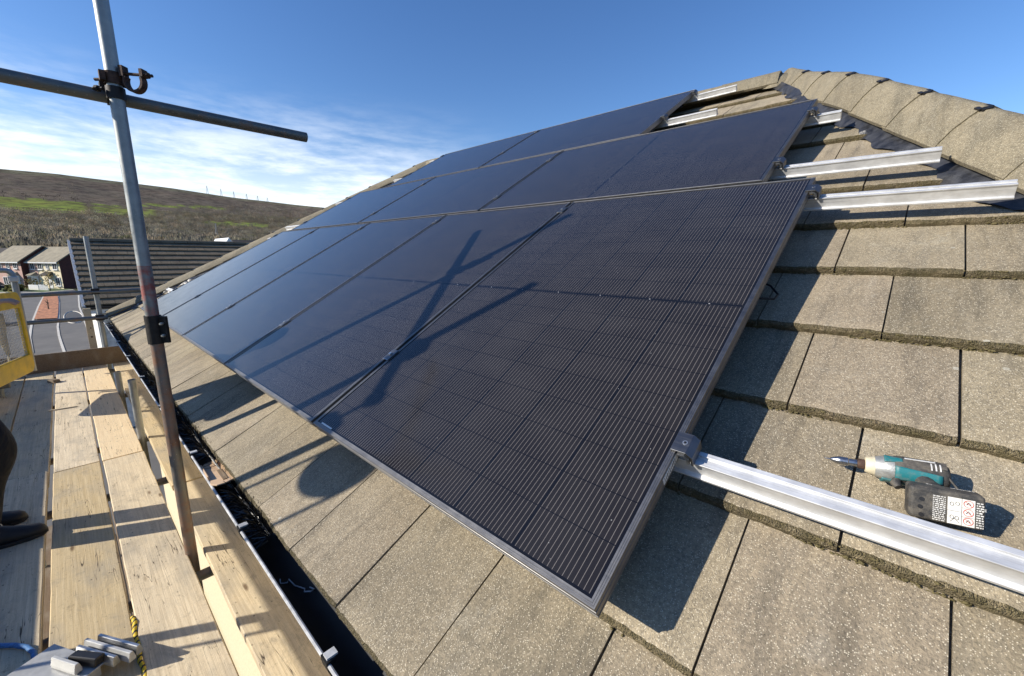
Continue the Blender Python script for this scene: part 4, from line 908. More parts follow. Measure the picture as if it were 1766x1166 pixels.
fp_ = tube_thing('scaffold_pole', 'far scaffold pole standing at the end of the deck before the dark roof', 'scaffold pole', (FX, -.285, DZ-4.8), (FX, -.262, .80), 'galv', r=.026)
for z in (.10, -.245): m = MB(); m.box((FX+.035, -.272, z), (.075, .085, .075)); build('coupler', L_(fp_, m), 'black_iron', fp_, bevel=.01)
tube_thing('guard_rail', 'upper cross tube of the far end guard in front of the street', 'guard rail', (FX+.05, -1.35, .080), (FX+.05, .165, .097), 'galv_dark', r=.026)
tube_thing('guard_rail', 'lower cross tube of the far end guard, just above the toe board', 'guard rail', (FX+.05, -1.35, -.245), (FX+.05, -.20, -.245), 'galv_dark', r=.026)
for x, zt, lb in ((-3.99, -.385, 'short upright tube stub between the deck and the inner board, nearer one'), (-5.63, -.640, 'short upright tube stub between the deck and the inner board, farther one')):
    tube_thing('tube_stub', lb, 'scaffold tube', (x, -.274, DZ-.45), (x+.004, -.274, zt), 'galv')
for i, x in enumerate((-1.98, -3.2, -4.15, -5.75, -7.2, -.4, .9)):
    tube_thing('scaffold_transom', ['scaffold tube under the boards at the foot of the tall pole', 'tube under the boards between tall pole and nearer stub', 'tube under the boards behind the nearer stub', 'tube under the boards behind the farther stub', 'tube under the far end of the boards', 'tube under the near boards below the camera', 'tube under the near boards to the right of the camera'][i], 'scaffold tube', (x, -1.62, DZ-.075), (x, .0, DZ-.075), 'galv_dark')
tube_thing('scaffold_ledger', 'long tube running beneath the gap between deck and inner board', 'scaffold tube', (-7.5, -.335, DZ-.14), (2.4, -.335, DZ-.14), 'galv_dark')

gw = thing('pulley_wheel', 'black rope pulley wheel hanging from the outer end of the high cross tube', 'pulley', (PX-.05, -1.70, 1.17))
wd = Vector((.85, -.53, 0)); wax = Vector((.53, .85, 0)); m = MB(); wc = Vector((0, 0, -.27))
m.tube([wc+wd*(.115*math.cos(t))+Vector((0, 0, .115*math.sin(t))) for t in [2*math.pi*k/32 for k in range(33)]], .018, 10, cap=False)
m.tube([wc-wax*.006, wc+wax*.006], .112, 32)
m.tube([wc-wax*.03, wc+wax*.03], .03, 14); build('wheel', m, 'black_iron', gw, smooth=60)
m = MB(); m.prism([(-.11, -.06), (.11, -.06), (.12, .04), (.045, .17), (-.045, .17), (-.12, .04)], wc+wax*.03, wc+wax*.036, wd, (0, 0, 1)); build('cheek_plate', m, 'black_iron', gw)
m = MB(); m.tube([wc+wax*.033+Vector((0, 0, .17)), (0, 0, -.01), (0, .0, .06)], .010, 8); m.tube([(0, -.022, .03), (0, .022, .03)], .034, 16); build('hanger', m, 'black_iron', gw)
m = MB(); m.tube([wc-wd*.125+Vector((0, 0, -5.2)), wc-wd*.125], .009, 8); build('rope', m, 'rope', gw); m = MB(); m.tube([wc+wd*.125+Vector((0, 0, -1.1)), wc+wd*.125], .009, 8); build('rope', m, 'rope', gw)
# boards
def board(x0, x1, y0, y1, label, mat='wood', z=DZ, skew=0.0, rot=None, name='scaffold_board', th=.038, sag=0):
    t = thing(name, label, 'scaffold board', ((x0+x1)/2, (y0+y1)/2, z-th)); m = MB(); L = x1-x0; W_ = y1-y0; n = max(8, int(L/.09)); vs = []
    sd = rnd.uniform(0, 99)
    for i in range(n+1):
        x = -L/2+L*i/n; e0 = mnoise.noise((x*2.2, sd, 0))*.0035+mnoise.noise((x*11, sd, 4))*.0016; e1 = mnoise.noise((x*2.2, sd, 9))*.0035+mnoise.noise((x*11, sd, 14))*.0016; dz = mnoise.noise((x*1.3, sd, 2))*.003
        yo = skew*(i/n-.5)
        for y, zz in ((-W_/2+e0+.002, 0), (-W_/2+e0, .004), (-W_/2+e0, th-.004), (-W_/2+e0+.004, th), (W_/2+e1-.004, th), (W_/2+e1, th-.004), (W_/2+e1, .004), (W_/2+e1-.002, 0)): vs.append((x, y+yo, zz+dz))
    k = 8; fs = [(i*k+j, i*k+(j+1) % k, (i+1)*k+(j+1) % k, (i+1)*k+j) for i in range(n) for j in range(k)]+[tuple(range(k-1, -1, -1)), tuple(n*k+j for j in range(k))]
    m.add(vs, fs); build('plank', m, mat, t)
    if rot: t.rotation_euler = rot
    return t
rows = [(-1.46, -1.236), (-1.229, -1.004), (-.996, -.772), (-.752, -.528), (-.517, -.296)]
board(-7.32, -3.69, *rows[4], 'golden new board next to the gap, far half of the deck', 'wood_gold')
board(-3.675, .25, *rows[4], 'scuffed sunlit board next to the gap, running toward the camera', skew=-.006)
board(.27, 2.9, *rows[4], 'deck board beneath the camera, next to the gap')
board(-7.32, -3.70, *rows[3], 'scratched sunlit board second from the gap, far half of the deck')
board(-3.685, .24, *rows[3], 'sunlit board second from the gap with grain and dirt marks, near half of the deck', skew=.004)
board(.26, 2.9, *rows[3], 'deck board beneath the camera, second from the gap')
board(-7.32, -3.55, *rows[2], 'shaded board third from the gap, far half of the deck')
board(-3.73, .1, *rows[2], 'board third from the gap under the black shoe, overlapping its far neighbour', z=DZ+.012, skew=.01)
board(.12, 2.9, *rows[2], 'deck board beneath the camera, third from the gap')
board(-7.32, -3.6, *rows[1], 'shaded board fourth from the gap at the left edge, far half'); board(-3.59, .2, *rows[1], 'shaded board fourth from the gap at the left edge, near half')
board(-7.32, -3.8, *rows[0], 'outermost deck board along the outer edge, far half'); board(-3.79, .1, *rows[0], 'outermost deck board along the outer edge, near half')
IB = (-.236, -.014)
board(-7.32, -4.86, *IB, 'inner board between gap and gutter at the far end', z=DZ+.002)
board(-4.85, -2.92, *IB, 'sunlit inner board below the gutter behind the tall pole')
board(-2.90, .1, *IB, 'cracked inner board below the gutter at the foot of the tall pole', skew=-.012)
board(.12, 2.4, *IB, 'inner board below the gutter to the right of the camera')
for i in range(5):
    board(-7.3, 2.6, *rows[i], 'dark lower board added to darken the deck gaps, %s from the house wall' % ('fifth', 'fourth', 'third', 'second', 'nearest')[i], 'wood_dark', z=DZ-2.0)  # unseen lower lift, put in with dark timber so the gaps stay dark
def upright(name, label, a, b, h, mat, th=.038):
    a, b = Vector(a), Vector(b); d = b-a; t = thing(name, label, 'toe board', (a+b)/2); m = MB(); n = 24; vs = []
    L = d.length; d.normalize(); w = Vector((-d.y, d.x, 0)); sd = rnd.uniform(0, 50)
    for i in range(n+1):
        c = d*(L*(i/n-.5)); e = mnoise.noise((i*.5, sd, 0))*.003; 
        for y, z in ((-th/2, 0), (th/2, 0), (th/2, h-.003), (th/2-.003, h), (-th/2+.003, h), (-th/2, h-.003)): vs.append(c+w*y+Vector((0, 0, z+(e if z else 0))))
    k = 6; fs = [(i*k+j, i*k+(j+1) % k, (i+1)*k+(j+1) % k, (i+1)*k+j) for i in range(n) for j in range(k)]+[tuple(range(k-1, -1, -1)), tuple(n*k+j for j in range(k))]
    m.add(vs, fs); o = build('plank', m, mat, t); return t
upright('toe_board', 'dark brown toe board on edge across the far end of the deck', (-7.33, -1.42, DZ), (-7.33, .01, DZ), .228, 'wood_dark')
upright('toe_board', 'lower toe board on edge along the outer side of the deck', (-7.3, -1.50, DZ), (1.6, -1.50, DZ), .225, 'wood')
upright('toe_board', 'upper toe board on edge along the outer side of the deck', (-7.3, -1.50, DZ+.227), (1.6, -1.50, DZ+.227), .205, 'wood')
t = thing('upright_board', 'pale timber plank with small knots standing upright beside the far pole', 'timber', (-7.52, -.378, DZ), (0, R(0), 0))
m = MB(); m.box((0, 0, .16), (.04, .072, 1.16)); build('plank', m, 'wood_pale', t); m = MB(); m.box((.0205, 0, .36), (.003, .018, .02)); m.box((.0205, .005, .48), (.002, .012, .014)); build('nail_plate', m, 'rust', t)
t = thing('timber_offcut', 'small grey timber offcut lying on the far deck', 'timber', (-6.64, -.765, DZ), (0, 0, R(28))); m = MB(); m.prism([(-.06, 0), (.06, 0), (.045, .036), (-.055, .036)], (0, -.03, 0), (0, .03, 0), (1, 0, 0), (0, 0, 1)); build('block', m, 'wood_dark', t, bevel=.002)
t = thing('timber_batten', 'thin pale batten lying across two sunlit boards', 'timber', (-5.35, -.70, DZ+.001), (0, 0, R(84))); m = MB(); m.box((0, 0, .005), (.19, .012, .01)); build('batten', m, 'wood_pale', t)

# yellow ladder gate with its rope, grey hoop behind
gR, gL = Vector((-6.02, -.862, 0)), Vector((-5.42, -1.045, 0)); gd = (gL-gR); GWD = gd.length+.16; gd.normalize(); gz0, gz1 = -.585, .215
gate = thing('scaffold_gate', 'yellow plastic ladder gate with wire mesh at the far left of the deck', 'gate', (gR.x, gR.y, gz0), (0, 0, math.atan2(gd.y, gd.x)))
def rrect(w, h, r, x0=0, z0=0, n=6):
    pts = []
    for cx, cz, a0 in ((w-r, h-r, 0), (r, h-r, 90), (r, r, 180), (w-r, r, 270)):
        for i in range(n+1): an = R(a0+90*i/n); pts.append((x0+cx+r*math.cos(an), z0+cz+r*math.sin(an)))
    return pts
GH = gz1-gz0; o_ = rrect(GWD, GH, .075); i_ = rrect(GWD-.10, GH-.33, .012, .05, .175); n_ = len(o_)
m = MB(); th = .035; vs = [(x, -th/2, z) for x, z in o_]+[(x, -th/2, z) for x, z in i_]+[(x, th/2, z) for x, z in o_]+[(x, th/2, z) for x, z in i_]
fs = []
for i in range(n_):
    j = (i+1) % n_; fs += [(i, j, n_+j, n_+i), (2*n_+i, 3*n_+i, 3*n_+j, 2*n_+j), (i, 2*n_+i, 2*n_+j, j), (n_+i, n_+j, 3*n_+j, 3*n_+i)]
m.add(vs, fs); build('frame', m, 'yellow', gate, bevel=.006)
m = MB(); q = .05
while q < GWD-.05: m.box((q, 0, GH/2+.01), (.0028, .0028, GH-.32)); q += .026
q = .18
while q < GH-.155: m.box((GWD/2, 0, q), (GWD-.09, .0028, .0028)); q += .026
build('mesh_infill', m, 'mesh_wire', gate)
for z in (.15, .55): m = MB(); m.tube([(-.012, 0, z), (-.012, 0, z+.06)], .016, 10); build('hinge', m, 'galv', gate)
hp = thing('gate_hoop', 'grey bent tube hoop rising behind the yellow gate', 'tube', (-6.07, -.865, -.60))
m = MB(); pts = [(-6.07, -.865, -.60), (-6.075, -.862, .2), (-6.08, -.862, .36)]+[(-6.08, -.862-.05*(1-math.cos(R(90*i/5))), .36+.055*math.sin(R(90*i/5))) for i in range(1, 6)]+[(-6.08, -1.25, .42)]
m.tube(pts, .024, 14); build('tube', L_(hp, m), 'galv', hp, smooth=50); m = MB(); m.box((-6.055, -.86, .33), (.05, .06, .05)); build('clip', L_(hp, m), 'grey_plastic', hp, bevel=.006)
t = thing('rope_bundle', 'bundle of cream rope tied on the yellow gate mesh', 'rope', (-5.70, -.945, -.12), (0, 0, math.atan2(gd.y, gd.x)))
m = MB(); r_ = random.Random(2)
for k in range(16):
    x0 = r_.uniform(-.075, .07); pts = [(x0*.5, -.025, .135+r_.uniform(-.02, .02)), (x0, -.045, .06), (x0*.8+r_.uniform(-.02, .02), -.05, -.05), (x0*.35, -.04, -.17), (x0*.2, -.03, -.24)]; m.tube(pts, .011, 6, radii=[.008, .012, .012, .010, .006])
m.tube([(.0, -.03, -.22), (.03, -.03, -.34), (.05, -.03, -.46)], .008, 6); build('coil', m, 'rope', t, smooth=60); m = MB(); m.tube([(-.06, -.05, -.06), (0, -.075, -.065), (.06, -.05, -.06)], .012, 6); build('tie', m, 'wood_dark', t)
# loose things on the near deck
m = MB(); pts = [(-2.06, -.93, DZ+.022)]
for i in range(14): an = R(150-150*i/13); pts.append((-1.905+.13*math.cos(an)*-1*.2+.02, -.86, DZ+.02))
pts = [(-2.10, -.99, DZ+.02), (-2.02, -.925, DZ+.021), (-1.955, -.872, DZ+.022), (-1.915, -.832, DZ+.022), (-1.872, -.802, DZ+.022), (-1.825, -.785, DZ+.022), (-1.775, -.780, DZ+.022), (-1.72, -.79, DZ+.021), (-1.66, -.82, DZ+.020), (-1.60, -.88, DZ+.02)]
m.tube(pts, .0085, 10); tag(build('blue_rope', m, 'blue_rope', smooth=60), 'curved length of blue rope lying on the shaded near board', 'rope')
m = MB(); pts = [(-1.80+.045*i, -.5225+.004*math.sin(i*1.9), DZ-.004+.004*math.sin(i*1.3)) for i in range(14)]; m.tube(pts, .0075, 8); tag(build('striped_cord', m, 'yb_rope', smooth=60), 'yellow and black cord lying in the gap between two near boards', 'cord')
bn = thing('rail_offcuts', 'bundle of grey aluminium offcuts and clips stacked on the near deck corner', 'metal offcuts', (-1.63, -.70, DZ), (0, 0, R(28)))
m = MB(); m.box((-.02, -.02, .045), (.26, .13, .006)); m.box((-.02, -.02, .022), (.24, .11, .04)); build('tray', m, 'grey_plastic', bn, bevel=.002)
for k, (y, l_, dx) in enumerate(((.052, .19, .06), (.078, .23, .075), (.104, .20, .085), (-.01, .12, .02))):
    m = MB(); m.prism([(-.011, 0), (.011, 0), (.011, .010), (.005, .035), (-.005, .035), (-.011, .010)], (dx-l_/2, y, .030 if k < 3 else .05), (dx+l_/2, y, .040 if k < 3 else .055), (0, 1, 0), (0, 0, 1)); build('profile', m, 'grey_plastic' if k % 2 else 'alu_cast', bn, bevel=.0015)
m = MB(); m.prism([(-.02, 0), (.02, 0), (.014, .03), (-.014, .03)], (.0, .02, .048), (.11, .035, .052), (0, 1, 0), (0, 0, 1)); build('clip', m, 'black', bn, bevel=.004)

# ------------------------------------------------------------------ cordless driver on the tiles
dr = thing('cordless_driver', 'dusty teal and black cordless impact driver lying on a tile behind the bright rail', 'power tool', RP(.322, .533, -.139))
dr.scale = (.83, .83, .83)
ang = R(9); RXm = RX @ Matrix.Rotation(ang, 4, 'Z'); dr.rotation_euler = RXm.to_euler()
# tool frame: x from bit to rear, y up the roof, z out of the roof
AZ = .037
def AX(x, y=0, z=0): return (x, y, AZ+z)
m = MB(); m.lathe(AX(-.112), (1, 0, 0), [(0, .0008), (.004, .0012), (.011, .0016), (.013, .004), (.020, .0068), (.028, .0095), (.032, .0100), (.046, .0100), (.048, .0082), (.066, .0082), (.068, .0075)], 18); build('bit_holder', m, 'chrome', dr, smooth=35)
m = MB(); m.lathe(AX(-.048), (1, 0, 0), [(0, .0105), (.002, .0115), (.013, .0115), (.014, .0105)], 18); build('chuck_sleeve', m, 'rust', dr, smooth=35)
m = MB(); m.lathe(AX(-.034), (1, 0, 0), [(0, .0165), (.002, .018), (.006, .019), (.016, .0225), (.018, .022)], 24); build('nose_bumper', m, 'cream_cap', dr, smooth=35)
m = MB(); m.lathe(AX(-.017), (1, 0, 0), [(0, .0225), (.008, .0255), (.020, .0285), (.034, .0300), (.037, .0295)], 24); build('gear_case', m, 'tool_silver', dr, smooth=40)
m = MB(); m.lathe(AX(.014), (1, 0, 0), [(0, .0290), (.004, .0312), (.020, .0318), (.050, .0312), (.074, .0310), (.086, .0285), (.092, .022), (.094, .012)], 26); bd = build('motor_housing', m, 'tool_black', dr, smooth=40)
def wrap(x0, x1, a0, a1, r, taper=0, nx=10, na=8):
    m = MB(); vs = []
    for i in range(nx+1):
        f = i/nx; x = x0+(x1-x0)*f
        for j in range(na+1):
            g = j/na; a = R(a0+(a1-a0)*g); a = R((a0+a1)/2)+(a-R((a0+a1)/2))*(1-taper*f); vs.append((x, r*math.cos(a), AZ+r*math.sin(a)))
    m.add(vs, [(i*(na+1)+j, i*(na+1)+j+1, (i+1)*(na+1)+j+1, (i+1)*(na+1)+j) for i in range(nx) for j in range(na)]); return m
for args in ((-.006, .034, 176, 262, .0320, .25), (.016, .092, 112, 174, .0326, .45), (-.002, .030, 60, 100, .0316, .5), (.010, .038, 196, 258, .0330, 0)):
    o = build('teal_cover', wrap(*args), 'teal', dr, smooth=60); sm_ = o.modifiers.new('thick', 'SOLIDIFY'); sm_.thickness = .003
m = wrap(.062, .100, 60, 100, .0320); build('vent_cover', m, 'tool_black', dr)
for k in range(3): m = wrap(.074+.007*k, .0765+.007*k, 78, 110, .0324, 0, 2, 4); build('vent_slot', m, 'ink_white', dr)
m = MB(); vs = []; sec = 14; HPth = [(.060, -.012, AZ+.002, .022, .020), (.066, -.030, AZ+.006, .019, .0175), (.076, -.044, AZ+.011, .021, .0165), (.084, -.054, AZ+.016, .034, .019), (.086, -.062, AZ+.018, .044, .022)]
for cx, cy, cz, rx, rz in HPth: vs += [(cx+rx*math.cos(2*math.pi*k/sec), cy, cz+rz*math.sin(2*math.pi*k/sec)) for k in range(sec)]
m.add(vs, [(i*sec+k, i*sec+(k+1) % sec, (i+1)*sec+(k+1) % sec, (i+1)*sec+k) for i in range(len(HPth)-1) for k in range(sec)]+[tuple(range(sec)), tuple((len(HPth)-1)*sec+k for k in range(sec))]); build('grip', m, 'tool_black', dr, smooth=60)
m = MB(); m.tube([(.020, -.030, AZ+.002), (.017, -.040, AZ+.002), (.021, -.050, AZ+.002)], .009, 10, radii=[.008, .010, .007]); build('trigger', m, 'tool_black', dr, smooth=60)
# battery: its sole faces down the slope and up towards the camera
BR = Matrix.Rotation(R(-42), 3, 'X')
def BP(x, y, z): return BR @ Vector((x, y, z))+Vector((.038, -.066, AZ-.006))
def bbox(m, c, s, mi=0): m.box(BP(*c), s, mi, BR)
m = MB(); bbox(m, (.048, -.022, .004), (.112, .046, .068)); bt = build('battery', m, 'tool_black', dr, bevel=.0075); bt.modifiers['bevel'].segments = 3
m = MB(); bbox(m, (.050, .006, .004), (.098, .016, .060)); build('battery_mount', m, 'tool_black', dr, bevel=.006)
SY = -.0454   # the sole plane of the battery, local y
def sole(name, x0, x1, z0, z1, mat, par, lift=.0006):
    m = MB(); m.box(BP((x0+x1)/2, SY-lift, (z0+z1)/2), (abs(x1-x0), .0006, abs(z1-z0)), 0, BR); return build(name, m, mat, par)
st = sole('warning_label', .050, .0885, -.026, .027, 'sticker', bt)
for i in range(3):
    m = MB(); c0 = (.0795, SY-.0013, .0185-.0172*i); m.tube([BP(c0[0]+.0068*math.cos(t), c0[1], c0[2]+.0068*math.sin(t)) for t in [2*math.pi*k/20 for k in range(21)]], .00055, 5, cap=False); m.tube([BP(c0[0]-.0048, c0[1], c0[2]+.0048), BP(c0[0]+.0048, c0[1], c0[2]-.0048)], .0005, 5); build('prohibition_sign', m, 'red_ink', st)
    m = MB(); m.tube([BP(c0[0]-.003, c0[1]+.0002, c0[2]-.002), BP(c0[0], c0[1]+.0002, c0[2]+.003), BP(c0[0]+.003, c0[1]+.0002, c0[2]-.0015)], .0007, 5); build('pictogram', m, 'black', st)
m = MB()
for a_, b_ in (((.070, -.026), (.070, .027)), ((.050, .0005), (.070, .0005)), ((.070, .0095), (.0885, .0095)), ((.070, -.008), (.0885, -.008))): m.tube([BP(a_[0], SY-.0012, a_[1]), BP(b_[0], SY-.0012, b_[1])], .0003, 4)
for cx, cz in ((.056, .014), (.064, .016), (.0565, -.012), (.0635, -.013)): m.tube([BP(cx+.0028*math.cos(t), SY-.0012, cz+.0036*math.sin(t)) for t in [2*math.pi*k/10 for k in range(11)]], .0004, 4, cap=False)
m.tube([BP(.054, SY-.0012, -.022), BP(.060, SY-.0012, -.014), BP(.067, SY-.0012, -.022)], .0004, 4); build('pictogram', m, 'black', st)
r_ = random.Random(9)
def print_lines(x0, x1, z0, z1, n, vert=False):
    m = MB()
    for i in range(n):
        z = z0+(z1-z0)*(i+.5)/n; x = x0
        while x < x1-.001:
            l_ = min(r_.uniform(.0015, .006), x1-x)
            m.box(BP(x+l_/2, SY-.0007, z), (l_, .0004, abs(z1-z0)/n*.5), 0, BR); x += l_+.0012
    return m
build('small_print', print_lines(.0285, .047, -.026, .026, 13), 'ink_white', bt); build('small_print', print_lines(.0905, .1005, -.026, .026, 11), 'ink_white', bt)
def text(s_, size, mat, par, c, ex, ey, name='lettering'):
    cu = bpy.data.curves.new(name, 'FONT'); cu.body = s_; cu.size = size; cu.extrude = .0002; cu.align_x = 'CENTER'; cu.align_y = 'CENTER'
    o = bpy.data.objects.new(name, cu); col.objects.link(o); dg = bpy.context.evaluated_depsgraph_get(); me = bpy.data.meshes.new_from_object(o.evaluated_get(dg)); col.objects.unlink(o); bpy.data.objects.remove(o)
    me.materials.clear(); me.materials.append(M[mat]); q = bpy.data.objects.new(name, me); col.objects.link(q); ex, ey = Vector(ex).normalized(), Vector(ey).normalized(); ez = ex.cross(ey)
    q.matrix_local = Matrix.Translation(c) @ Matrix((ex, ey, ez)).transposed().to_4x4(); q.parent = par; return q
text('CE', .007, 'ink_white', bt, BP(.0955, SY-.0012, .0205) if False else BP(.1000, SY-.001, .012), BR @ Vector((1, 0, 0)), BR @ Vector((0, 0, 1)))
zt = .004+.0341
text('4.0Ah', .0095, 'ink_white', bt, BP(.035, -.008, zt), BR @ Vector((1, 0, 0)), BR @ Vector((0, 1, 0)))
text('LITHIUM-ION', .0058, 'ink_white', bt, BP(.078, -.010, zt), BR @ Vector((1, 0, 0)), BR @ Vector((0, 1, 0)))
m = MB(); m.box(BP(.030, .0085, .0345), (.050, .010, .0015), 0, BR); build('teal_stripe', m, 'teal', bt, bevel=.0005)
for cx, cz in ((.012, .012), (.010, -.004), (.012, -.020)): m = MB(); m.tube([BP(cx, SY+.001, cz), BP(cx, SY-.0008, cz)], .0042, 12); build('moulding', m, 'black', bt)
m = MB(); m.tube([(.078, -.055, AZ+.022), (.096, -.060, AZ+.026), (.110, -.070, AZ+.024), (.114, -.082, AZ+.020), (.106, -.090, AZ+.018), (.090, -.088, AZ+.018), (.080, -.080, AZ+.02)], .0019, 8); build('belt_hook', m, 'tool_silver', dr, smooth=60)
m = MB(); m.tube([(.100, -.012, AZ+.02), (.118, -.035, AZ+.005), (.122, -.060, AZ-.005), (.112, -.085, AZ+.0)], .0022, 8); build('wrist_strap', m, 'tool_black', dr, smooth=60)
m = MB(); m.box((.058, .012, AZ+.0298), (.05, .004, .0008), 0, Matrix.Rotation(R(-22), 3, 'X')); build('worn_print', m, 'ink_white', bd)

# ------------------------------------------------------------------ people
def skin_mesh(name, nodes, edges, mat, parent, root='pelvis', sub=2):
    keys = list(nodes); me = bpy.data.meshes.new(name); me.from_pydata([nodes[k][0] for k in keys], [(keys.index(a), keys.index(b)) for a, b in edges], [])
    me.materials.append(M[mat]); o = bpy.data.objects.new(name, me); col.objects.link(o); o.parent = parent
    o.modifiers.new('skin', 'SKIN').use_smooth_shade = True
    if not me.skin_vertices: 
        bm = bmesh.new(); bm.from_mesh(me); bm.verts.layers.skin.verify(); bm.to_mesh(me); bm.free()
    for k, sv in zip(keys, me.skin_vertices[0].data):
        r = nodes[k][1]; sv.radius = r if isinstance(r, tuple) else (r, r); sv.use_root = (k == root)
    s_ = o.modifiers.new('sub', 'SUBSURF'); s_.levels = sub; s_.render_levels = sub; return o
def chain(*ks): return list(zip(ks, ks[1:]))
def person(label, loc, rz, hands, knee, head_dy=.06):
    """stands at the origin facing +y; x to the left hand is negative. hands: two wrist targets; knee: how far the right knee bends forward"""
    t = thing('person', label, 'person', loc, (0, 0, R(rz)))
    rk = (.10, knee, .49); ra = (.11, .0, .09); lk = (-.11, .03, .48); la = (-.12, -.09, .09); ph = -.06 if knee > .1 else 0.0
    J = dict(pelvis=((0, ph, .93), (.13, .10)), belly=((0, ph+.02, 1.08), (.135, .10)), chest=((0, ph+.05, 1.27), (.16, .115)), neck=((0, ph+.085, 1.44), .055), headb=((0, ph+head_dy+.055, 1.53), (.060, .075)), headm=((0, ph+head_dy+.07, 1.61), (.078, .095)), headt=((0, ph+head_dy+.06, 1.69), (.066, .080)),
             rsh=((.175, ph+.05, 1.385), .062), rel=((.26, ph+.10, 1.12), .043), lsh=((-.175, ph+.05, 1.385), .062), lel=((-.26, ph+.10, 1.12), .043),
             rhip=((.095, ph, .88), .090), rkn=(rk, .062), rcalf=((.105, (knee+0)*.55-.02, .33), .054), ran=(ra, .034), rtoe=((.115, .10, .040), .020), lhip=((-.095, ph, .88), .090), lkn=(lk, .062), lcalf=((-.115, -.045, .33), .054), lan=(la, .034), ltoe=((-.122, .01, .040), .020))
    J['rwr'] = (hands[0], .026); J['lwr'] = (hands[1], .026)
    E = chain('pelvis', 'belly', 'chest', 'neck', 'headb', 'headm', 'headt')+chain('chest', 'rsh', 'rel', 'rwr')+chain('chest', 'lsh', 'lel', 'lwr')+chain('pelvis', 'rhip', 'rkn', 'rcalf', 'ran', 'rtoe')+chain('pelvis', 'lhip', 'lkn', 'lcalf', 'lan', 'ltoe')
    for s_, w in (('r', hands[0]), ('l', hands[1])):
        e = Vector(J[s_+'el'][0]); w = Vector(w); d = (w-e).normalized(); sx = 1 if s_ == 'r' else -1; side = d.cross(Vector((0, 0, 1))).normalized(); upv = side.cross(d)
        J[s_+'palm'] = (tuple(w+d*.055), (.036, .018)); E += [(s_+'wr', s_+'palm')]
        for f in range(4):
            o_ = side*(-.027+.018*f); ln = (.030, .036, .034, .026)[f]; b0 = w+d*.088+o_; J[s_+'f%da' % f] = (tuple(b0), .0092); J[s_+'f%db' % f] = (tuple(b0+d*ln*.9-upv*.012), .0085); J[s_+'f%dc' % f] = (tuple(b0+d*ln*1.3-upv*.038), .0075); E += chain(s_+'palm', s_+'f%da' % f, s_+'f%db' % f, s_+'f%dc' % f)
        th = side*(.040 if sx < 0 else -.040); J[s_+'ta'] = (tuple(w+d*.035+th*.75), .011); J[s_+'tb'] = (tuple(w+d*.068+th*1.15-upv*.012), .0095); E += chain(s_+'wr', s_+'ta', s_+'tb')
    skin_mesh('body', J, E, 'skin', t)
    g = lambda k, r: (J[k][0], r)
    skin_mesh('trousers', dict(pelvis=g('pelvis', (.155, .125)), waist=((0, ph+.01, 1.03), (.15, .12)), rhip=g('rhip', .110), rkn=g('rkn', .078), rcalf=g('rcalf', .070), ran=((.110, -.005, .065), .066), lhip=g('lhip', .110), lkn=g('lkn', .086), lcalf=g('lcalf', .078), lan=((-.118, -.085, .065), .064)), chain('waist', 'pelvis', 'rhip', 'rkn', 'rcalf', 'ran')+chain('pelvis', 'lhip', 'lkn', 'lcalf', 'lan'), 'cloth_black', t)
    wr = [tuple(Vector(J[s+'el'][0]).lerp(Vector(J[s+'wr'][0]), .93)) for s in 'rl']
    skin_mesh('jacket', dict(pelvis=((0, ph, .92), (.17, .135)), belly=g('belly', (.17, .135)), chest=g('chest', (.19, .14)), collar=((0, ph+.075, 1.42), .072), rsh=g('rsh', .086), rel=g('rel', .062), rwr=(wr[0], .042), lsh=g('lsh', .086), lel=g('lel', .062), lwr=(wr[1], .042)), chain('pelvis', 'belly', 'chest', 'collar')+chain('chest', 'rsh', 'rel', 'rwr')+chain('chest', 'lsh', 'lel', 'lwr'), 'cloth_dark', t)
    hc = Vector(J['headm'][0]); m = MB()
    m.ico(hc+Vector((0, -.018, .045)), .1, 3, .02, (.93, 1.08, .80)); build('hair', m, 'hair', t, smooth=60)
    for sx in (-1, 1):
        m = MB(); m.ico(hc+Vector((sx*.032, .088, -.005)), .0125, 2); build('eye', m, 'white', t, smooth=60); m = MB(); m.ico(hc+Vector((sx*.086, -.005, -.015)), .03, 2, 0, (.35, .7, 1.1)); build('ear', m, 'skin', t, smooth=60)
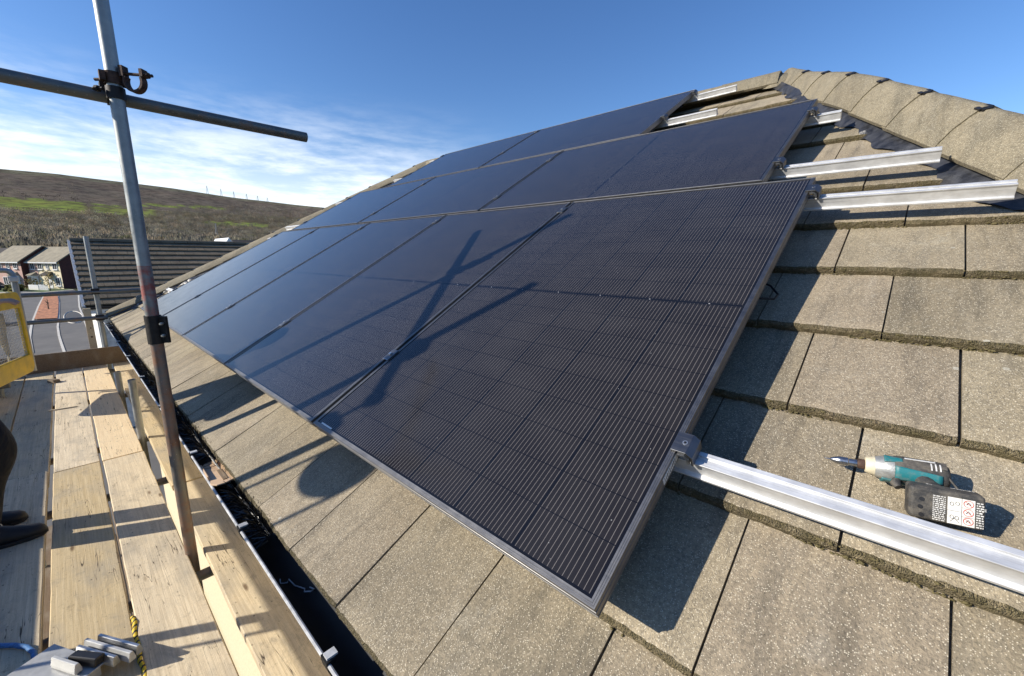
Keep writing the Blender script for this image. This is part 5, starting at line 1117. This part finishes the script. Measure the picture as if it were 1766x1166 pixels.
    m = MB(); m.tube([hc+Vector((0, .088, .0)), hc+Vector((0, .108, -.03)), hc+Vector((0, .098, -.042))], .012, 8, radii=[.007, .013, .010]); build('nose', m, 'skin', t, smooth=60)
    m = MB(); m.tube([hc+Vector((-.024, .086, -.066)), hc+Vector((0, .094, -.067)), hc+Vector((.024, .086, -.066))], .005, 8); build('mouth', m, 'red_ink', t, smooth=60)
    for sx, ax_, ay in ((1, .115, .0), (-1, -.122, -.09)):
        m = MB(); prof = [(-.10, .028, .07), (-.09, .038, .118), (-.05, .044, .135), (0, .044, .130), (.04, .046, .108), (.09, .049, .080), (.14, .050, .064), (.18, .042, .054), (.20, .026, .040), (.208, .010, .020)]; n = 14; vs = []
        for y, w, h in prof: vs += [(ax_+w*math.cos(a)*1.0, ay+y, .004+max(0, (h/2)+(h/2)*math.sin(a)*(1.0))) for a in [2*math.pi*k/n for k in range(n)]]
        m.add(vs, [(i*n+k, i*n+(k+1) % n, (i+1)*n+(k+1) % n, (i+1)*n+k) for i in range(len(prof)-1) for k in range(n)]+[tuple(range(n)), tuple((len(prof)-1)*n+k for k in range(n))]); sh = build('shoe', m, 'shoe', t, smooth=60)
        m = MB(); m.prism([(-.098, -.034), (-.06, -.040), (.0, -.036), (.08, -.046), (.15, -.046), (.195, -.028), (.205, 0), (.195, .028), (.15, .046), (.08, .046), (0, .036), (-.06, .040), (-.098, .034)], (ax_, ay, 0), (ax_, ay, .020), (0, 1, 0), (1, 0, 0)); build('sole', m, 'shoe', sh, bevel=.004)
        m = MB()
        for k in range(4): m.tube([(ax_-.026, ay+.02+.026*k, .084-.011*k), (ax_, ay+.022+.026*k, .096-.013*k), (ax_+.026, ay+.02+.026*k, .084-.011*k)], .0028, 6)
        for q in (-1, 1): m.tube([(ax_, ay+.02, .098), (ax_+q*.03, ay+.03, .115), (ax_+q*.055, ay+.05, .10), (ax_+q*.04, ay+.06, .085), (ax_, ay+.035, .092)], .0026, 6)
        build('lace', m, 'lace', sh, smooth=60)
    return t
person('person in black trousers and black lace-up shoes standing on the boards at the left edge', (-2.925, -.962, DZ+.012), -3, ((.24, .16, 1.18), (-.38, .02, .92)), .115)
print('done')
